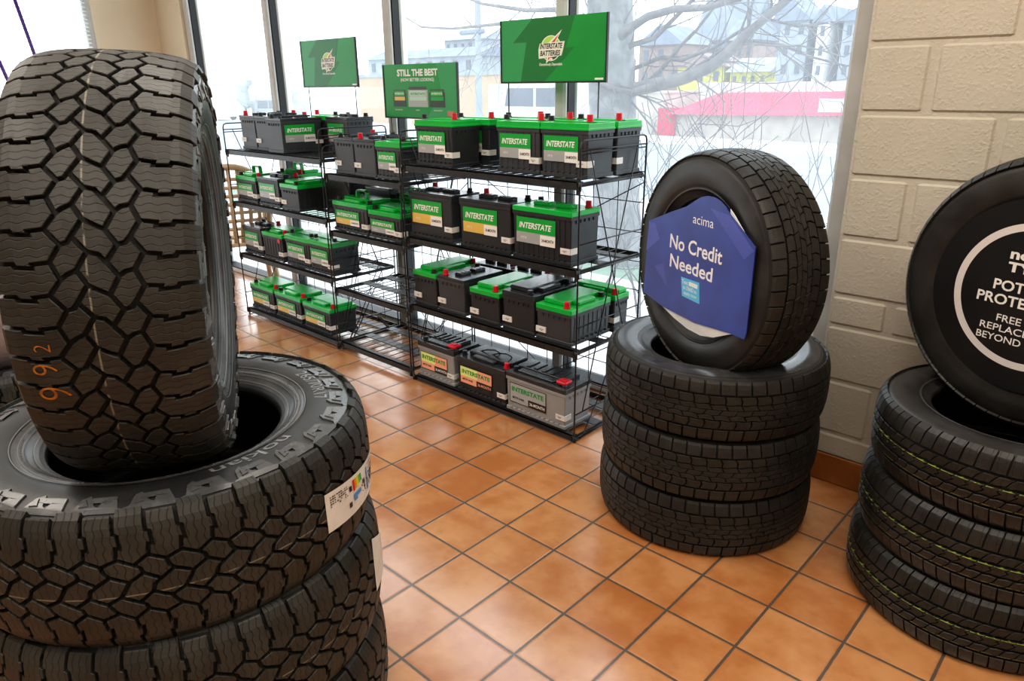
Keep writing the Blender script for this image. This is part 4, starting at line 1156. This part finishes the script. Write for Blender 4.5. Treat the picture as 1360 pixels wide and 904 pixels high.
BR = [([(-5.2, 16.5, 6.3), (-4.47, 16.5, 6.54), (-3.08, 16.5, 6.76), (-1.94, 16.5, 6.99), (-0.88, 16.5, 7.37), (-0.32, 16.5, 7.77), (0.21, 16.5, 8.25), (0.6, 16.5, 8.57), (1.71, 16.5, 9.4), (2.27, 16.5, 9.92), (3.5, 16.6, 11.2)], .30, .10),
      ([(-5.4, 16.3, 8.2), (-4.23, 16.0, 8.8), (-3.43, 16.0, 9.18), (-2.31, 16.0, 9.36), (-0.94, 16.0, 9.32), (0.05, 16.0, 9.49), (0.98, 16.0, 9.65), (2.4, 15.8, 10.4)], .20, .06),
      ([(-5.4, 16.8, 7.0), (-4.67, 17.0, 7.35), (-3.29, 17.0, 7.79), (-2.44, 17.0, 7.63), (-1.05, 17.0, 8.06), (-0.07, 17.0, 8.58), (0.88, 17.0, 8.89), (1.99, 17.0, 8.59), (2.99, 17.0, 8.65)], .10, .035),
      ([(-1.8, 16.9, 7.3), (-0.74, 17.0, 7.95), (0.41, 17.0, 8.18), (1.53, 17.0, 8.01), (2.5, 17.0, 7.62), (3.8, 17.0, 7.28)], .08, .03),
      ([(-3.2, 16.4, 6.75), (-3.96, 16.0, 6.49), (-4.68, 15.6, 6.66), (-5.21, 15.4, 6.86), (-6.4, 15.2, 7.6), (-7.5, 15, 8.6)], .13, .05),
      ([(-5.6, 16.3, 8.8), (-7.06, 16.0, 9.69), (-9.53, 16.0, 9.8), (-12.26, 16.0, 10.26), (-14.23, 16.0, 10.88)], .14, .04),
      ([(-5.5, 16.3, 7.9), (-7.84, 16.0, 8.94), (-9.53, 16.0, 9.38), (-11.34, 16.0, 9.36), (-14.32, 16.0, 9.33), (-16.5, 16.0, 9.52), (-18.19, 16.0, 10.24)], .12, .035),
      ([(-5.3, 16.5, 7.6), (-4.46, 16.5, 8.23), (-3.37, 16.5, 8.46), (-2.44, 16.5, 9.2), (-1.56, 16.5, 9.89), (-.6, 16.5, 11)], .13, .06),
      ([(-5.2, 16.8, 6.2), (-4.56, 17.0, 6.59), (-3.75, 17.0, 6.96), (-3.26, 17.0, 7.37), (-2.49, 17.0, 8.17), (-1.89, 17.0, 8.67), (-.8, 17, 9.9)], .12, .05),
      ([(-5.6, 16.5, 10), (-8, 17.5, 11.2), (-11, 18, 11.6), (-15, 18.5, 12.2), (-19, 19, 12.0)], .2, .06)]
for pts, r0, r1 in BR:
    mb = MB(); P = [T(*p) - org for p in pts]; n = len(P)
    mb.tube(P, [(r0 + (r1 - r0) * i / (n - 1)) * S for i in range(n)], 8)
    for i in range(1, n):
        for rep in range(2):
            if rn.random() < .6:
                q = P[i - 1].lerp(P[i], rn.random()); d = (P[i] - P[i - 1]).normalized()
                dd = (Matrix.Rotation(rn.uniform(.4, 1.0) * rn.choice((-1, 1)), 3, 'Y') @ d).normalized()
                grow(mb, q, dd, max(.006, r1 * S * .5), rn.uniform(.35, .85), 2, rn, up=.0)
    mb.build('branch', M_TWIG, tree, smooth=True)
def bush(label, x, y, n, h, seed, base=-.4):
    rn = random.Random(seed); t = thing('bare_shrub', label, 'shrub', T(x, y, base)); mb = MB()
    for i in range(n):
        a = rn.uniform(0, 2 * PI); d = Vector((math.cos(a) * .30, math.sin(a) * .2, 1)).normalized()
        grow(mb, Vector((rn.uniform(-.12, .12), rn.uniform(-.08, .08), 0)), d, .010, h * rn.uniform(.6, 1) * .7, 2, rn, up=.10)
    mb.build('stems', M_TWIG, t, smooth=True)
bush('bare shrub outside, seen just left of the standing winter tire', 3.5, 6.6, 8, 1.5, 5)
bush('bare gnarled shrub outside, against the right edge of the window', 6.3, 7.4, 8, 1.3, 9)
bush('low bare shrub outside behind the right-hand rack', 0.2, 8.0, 5, 1.1, 21)

def gable(mb, x0, x1, y0, y1, z0, ze, zr, mw=0, mr=1, along='x'):
    rbox(mb, x0, x1, y0, y1, z0, ze, mw)
    o = 1.5
    if along == 'x': V_ = [(x0 - o, y0 - o, ze), (x1 + o, y0 - o, ze), (x1 + o, y1 + o, ze), (x0 - o, y1 + o, ze), (x0 - o, (y0 + y1) / 2, zr), (x1 + o, (y0 + y1) / 2, zr)]; F_ = [(0, 1, 5, 4), (2, 3, 4, 5), (0, 4, 3), (1, 2, 5), (3, 2, 1, 0)]
    else: V_ = [(x0 - o, y0 - o, ze), (x1 + o, y0 - o, ze), (x1 + o, y1 + o, ze), (x0 - o, y1 + o, ze), ((x0 + x1) / 2, y0 - o, zr), ((x0 + x1) / 2, y1 + o, zr)]; F_ = [(0, 1, 4), (1, 2, 5, 4), (2, 3, 5), (3, 0, 4, 5), (3, 2, 1, 0)]
    return [tuple(c * S for c in v) for v in V_], F_
E_WIN = ext('ext_window', (.10, .12, .15)); E_WHITE = ext('ext_white', (.50, .52, .53)); E_CREAM = ext('ext_cream', (.44, .41, .37)); E_RED = ext('ext_red_roof', (.55, .05, .10), .12, 1.2); E_RED2 = ext('ext_red_panel', (.50, .03, .08))
E_YEL = ext('ext_yellow', (.42, .42, .08)); E_BLUEG = ext('ext_slate', (.17, .21, .27)); E_BROWN = ext('ext_brown', (.22, .17, .16)); E_TAN = ext('ext_tan_brick', (.44, .31, .20), .05); E_GREY = ext('ext_grey', (.26, .30, .34)); E_BLUE = ext('ext_blue', (.04, .20, .60))
def bwin(par, cells, m_=None):
    for (x0, x1, y, z0, z1) in cells:
        mb = MB(); rbox(mb, x0, x1, y - .25, y + .1, z0, z1); mb.build('window', m_ or E_WIN, par)
def bld(name, label, parts_):
    t = thing(name, label, 'building', parts_[0][2][0]); return t
# red-roofed shop
t = thing('shop_building', 'low pale shop with a pink-red sloping metal roof across the street', 'building', T(-55, 160, -6)); W0 = t.location
def P_(mb, name, m_, par=None):
    o = mb.build(name, m_, par or t); o.location = -(par or t).location if par is None else (0, 0, 0); return o
mb = MB(); rbox(mb, -81, -20, 150, 172, -6.5, .2); P_(mb, 'wall', E_CREAM)
mb = MB(); mb.add([tuple(c * S for c in v) for v in [(-82, 147, -.1), (-18, 147, .6), (-20, 158, 5.0), (-74, 158, 4.6), (-74, 165, 4.6), (-20, 165, 5.0), (-82, 174, -.1), (-18, 174, .6)]], [(0, 1, 2, 3), (3, 2, 5, 4), (4, 5, 7, 6), (0, 3, 4, 6)])
for k in range(46):
    x = -80 + k * 1.35; a = max(0., min(1, (x + 82) / 8)); mb.add([tuple(c * S for c in v) for v in [(x, 146.95, 0), (x + .3, 146.95, 0), (x + .3 + (.0), 158, 4.95), (x, 158, 4.95)]], [(0, 1, 2, 3)]) if x > -73 else None
P_(mb, 'roof', E_RED)
mb = MB(); rbox(mb, -85.4, -80.5, 149.5, 156, -6, 1.2); P_(mb, 'red_entrance', E_RED2)
mb = MB(); rbox(mb, -46.5, -40, 148.6, 149, .9, 3.6); P_(mb, 'white_panel', E_WHITE)
mb = MB(); rbox(mb, -90, -20, 176, 190, 0, 7); P_(mb, 'rear_block', E_WHITE)
mb = MB(); rbox(mb, -97, -85.4, 152, 170, -6, 4.6); rbox(mb, -97.3, -85, 151.7, 170, 4.6, 5.0); P_(mb, 'side_wing', E_CREAM)
def house(label, x0, x1, y0, z0, ze, zr, mw, mr, along, wins, name='house'):
    global t
    t = thing(name, label, 'building', T((x0 + x1) / 2, y0, z0))
    mb = MB(); V_, F_ = gable(mb, x0, x1, y0, y0 + 22, z0, ze, zr, 0, 1, along); P_(mb, 'wall', mw)
    mb = MB(); mb.add(V_, F_); P_(mb, 'roof', mr)
    nx, nz = wins
    for i in range(nx):
        for j in range(nz):
            cx = x0 + (x1 - x0) * (i + .5) / nx; cz = z0 + (ze - z0) * (j + .55) / nz; w = (x1 - x0) / nx * .16; h = (ze - z0) / nz * .24
            mb = MB(); rbox(mb, cx - w, cx + w, y0 - .3, y0 + .1, cz - h, cz + h); P_(mb, 'window', E_WIN)
house('pale yellow house across the street, left one of the two', -141, -121.5, 252, -2, 12.5, 17.5, E_YEL, E_BROWN, 'y', (3, 2))
house('pale yellow house across the street, right one of the two', -118, -104, 250, -2, 10.5, 15.5, E_YEL, E_GREY, 'x', (4, 2))
house('tall brown house behind the bare tree', -171, -150, 270, -4, 22, 30, E_BROWN, E_BLUEG, 'y', (3, 3))
house('brown house with a slate roof right of the tall brown one', -146, -134, 300, -4, 24, 33, E_BROWN, E_BLUEG, 'x', (3, 3))
house('slate grey mansard house high on the hill', -178, -150, 330, 0, 26, 46, E_BLUEG, E_BLUEG, 'x', (4, 3))
house('grey gabled house with a steep roof left of the white apartments', -145.5, -124, 335, 0, 27, 44, E_GREY, E_BLUEG, 'y', (3, 3))
house('white apartment block with slate gables, left wing', -93, -84, 232, -4, 25, 29.5, E_GREY, E_BLUEG, 'y', (2, 5), 'apartment_building')
house('white apartment block with slate gables, middle wing', -80.5, -77, 230, -4, 24, 29, E_WHITE, E_BLUEG, 'y', (1, 5), 'apartment_building')
house('white apartment block with slate gables, right wing by the window frame', -73.5, -62, 232, -4, 24, 29, E_GREY, E_BLUEG, 'y', (3, 5), 'apartment_building')
house('long pale grey building behind the tan store', -275, -205, 205, -4, 18, 22, E_GREY, E_BLUEG, 'x', (9, 3))
house('grey-blue block behind the middle sign', -250, -226, 230, -4, 26, 30, E_GREY, E_GREY, 'x', (5, 4))
# tan store
t = thing('store_building', 'long tan brick store with a flat roof beyond the parking lot', 'building', T(-160, 150, -6))
mb = MB(); rbox(mb, -208, -112, 150, 175, -6, 9.6); P_(mb, 'wall', E_TAN)
mb = MB(); rbox(mb, -209, -111, 149.5, 176, 9.6, 10.6); P_(mb, 'roof_edge', E_GREY)
for x0, x1, z0, z1 in ((-133, -130, -1, 5), (-128, -125.2, -1, 5), (-122, -113, -1.5, 6), (-184, -178, -1, 3)):
    mb = MB(); rbox(mb, x0, x1, 149.6, 150.2, z0, z1); P_(mb, 'window', E_WIN)
mb = MB(); rbox(mb, -137, -124.5, 149.3, 150, 9, 14.5); P_(mb, 'blue_sign', E_BLUE)
# vans and cars
def car(label, x, y, z, L, H, m_, van, rz=0):
    c = thing('van' if van else 'car', label, 'vehicle', T(x, y, z), (0, 0, rz)); h = H
    body = [(-L / 2, .25), (L / 2, .25), (L / 2, h * .5), (L * .42, h * .56), (L * (.34 if van else .25), h), (-L * (.48 if van else .35), h), (-L / 2, h * (.9 if van else .58))]
    F = Matrix(((1, 0, 0, 0), (0, 0, -1, .85), (0, 1, 0, 0), (0, 0, 0, 1)))
    mb = MB(); mb.prism(body, 0, 1.7, 0, F); mb.build('body', m_, c)
    mb = MB(); mb.prism([(L * .05, h * .58), (L * .36, h * .58), (L * (.31 if van else .23), h * .92), (L * .05, h * .92)], -.01, 1.71, 0, F); mb.prism([(-L * .3, h * .58), (L * .02, h * .58), (L * .02, h * .92), (-L * .27, h * .92)], -.01, 1.71, 0, F)
    mb.build('side_window', E_WIN, c)
    for sx in (-1, 1):
        for sy in (-1, 1):
            mb = MB(); mb.cyl((sx * L * .31, sy * .86, .33), (sx * L * .31, sy * .62, .33), .33, .33, 16); mb.build('wheel', MATS['black_gasket'], c, smooth=False)
car('white van parked in front of the tan store', -90, 112, -3.6, 5.2, 2.2, E_WHITE, True)
car('silver car parked at the left end of the lot', -225, 128, -4.3, 4.6, 1.5, E_GREY, False)
car('white van parked at the far left of the lot', -242, 112, -3.7, 5.4, 2.3, E_WHITE, True)
car('silver car parked beside the red-roofed shop', -108, 135, -4.6, 4.5, 1.5, E_GREY, False)
# street light and power pole
t = thing('street_light', 'grey street light with a long cobra-head lamp beyond the window', 'street light', T(-57.1, 60, -3.2))
mb = MB(); mb.cyl((-57.1 * S, 60 * S, -3.2 * S), (-56.8 * S, 60 * S, 24 * S), .10, .07, 10); P_(mb, 'pole', E_GREY)
mb = MB(); rbox(mb, -60.2, -55.8, 59.6, 60.4, 12.9, 13.5, 0, .3); P_(mb, 'lamp_head', E_BLUEG)
t = thing('utility_pole', 'power pole with a crossarm left of the tree trunk', 'pole', T(-48, 75, -3.5))
mb = MB(); mb.cyl((-48.0 * S, 75 * S, -3.5 * S), (-47.6 * S, 75 * S, 30 * S), .09, .07, 8); P_(mb, 'pole', E_GREY)
mb = MB(); rbox(mb, -50, -45.3, 74.8, 75.2, 20.2, 20.9); P_(mb, 'crossarm', E_GREY)
# distant pale tree clumps on the left
M_FAR = mat_noise('hazed_foliage', (.34, .39, .40), (.40, .45, .45), .3, .95)  # distance haze mixed into the foliage colour
for i, (x, z, r) in enumerate(((-515, 8, 17), (-480, 5, 14), (-450, 7, 15), (-575, 6, 13), (-415, 4, 15))):
    rn = random.Random(i + 40); mb = MB()
    for k in range(7):
        cx, cz, rr = x + rn.uniform(-r, r) * .7, z + rn.uniform(-.5, .4) * r, r * rn.uniform(.35, .6)
        vs = []; fs = []; nu, nv = 10, 7
        for a in range(nv + 1):
            for b_ in range(nu):
                ph = PI * a / nv; th = 2 * PI * b_ / nu; q = rr * rn.uniform(.82, 1.12); vs.append(((cx + q * math.sin(ph) * math.cos(th)) * S, (250 + q * math.sin(ph) * math.sin(th)) * S, (cz + q * math.cos(ph)) * S))
        for a in range(nv):
            for b_ in range(nu): fs.append((a * nu + b_, (a + 1) * nu + b_, (a + 1) * nu + (b_ + 1) % nu, a * nu + (b_ + 1) % nu))
        mb.add(vs, fs)
    t = thing('distant_tree', 'pale hazy tree on the left skyline', 'tree', T(x, 250, -11), group='pale trees on the far left skyline'); P_(mb, 'crown', M_FAR)
    mb = MB(); mb.cyl((x * S, 250 * S, -11.5 * S), (x * S, 250 * S, (z - r * .5) * S), .25, .15, 8); P_(mb, 'trunk', M_BARK)

# ------------------------------------------------------------------ light
w = bpy.data.worlds.new('sky'); SC.world = w; w.use_nodes = True
k = NT(w); bg = k.n['Background']
tc = k.new('ShaderNodeTexCoord'); sp = k.new('ShaderNodeSeparateXYZ'); k.link(tc.outputs['Generated'], sp.inputs[0])
mp = k.new('ShaderNodeMapping'); mp.inputs['Scale'].default_value = (1, 1, 3); k.link(tc.outputs['Generated'], mp.inputs['Vector'])
cl = k.noise(mp.outputs[0], 3.2, 5, .6)
skyc = k.mix(k.smooth(cl, .42, .62), (.80, .90, .98), (1., 1., 1.))
k.link(k.mix(k.smooth(sp.outputs[2], -.02, .35), (.92, .95, .98), skyc), bg.inputs[0])
bg.inputs[1].default_value = 2.6
def area(name, loc, rot, sx, sy, power, col):
    l = bpy.data.lights.new(name, 'AREA'); l.shape = 'RECTANGLE'; l.size = sx; l.size_y = sy; l.energy = power; l.color = col
    o = bpy.data.objects.new(name, l); COL.objects.link(o); o.location = loc; o.rotation_euler = rot; return o
for i, (x, y) in enumerate(((4, -4), (4, -12), (13, -3.5), (13, -12), (21, -8), (-7, -8))):
    area('ceiling_fill', T(x, y, ZC - .15), (0, 0, 0), 1.2, .6, 21 if x < 20 else 18, (1, .93, .83))  # unseen area lamps added as fill for tires, floor and battery fronts

# ------------------------------------------------------------------ camera
cam = bpy.data.cameras.new('camera'); co = bpy.data.objects.new('camera', cam); COL.objects.link(co)
R0 = (0.7342029361431466, 0.6788757116591753, -0.008591663286643791); R1 = (0.22199482224149045, -0.2520076853464013, -0.9419184813052128); R2 = (-0.6416107444991487, 0.6896520098177035, -0.33573167544580995)
M = Matrix(((R0[0], -R1[0], -R2[0]), (R0[1], -R1[1], -R2[1]), (R0[2], -R1[2], -R2[2]))).to_4x4()
co.matrix_world = Matrix.Translation(Vector((12.915545674031558, -9.26783125250938, 6.782570820503313)) * S) @ M
cam.sensor_width = 36; cam.lens = 951.218 / 1360 * 36; cam.clip_start = .02; cam.clip_end = 600
SC.camera = co
SC.view_settings.view_transform = 'Standard'; SC.view_settings.look = 'Medium High Contrast'; SC.view_settings.exposure = 0.12
SC.cycles.max_bounces = 8; SC.cycles.diffuse_bounces = 4; SC.cycles.transparent_max_bounces = 16; SC.cycles.use_denoising = True
SC.cycles.sample_clamp_indirect = 6
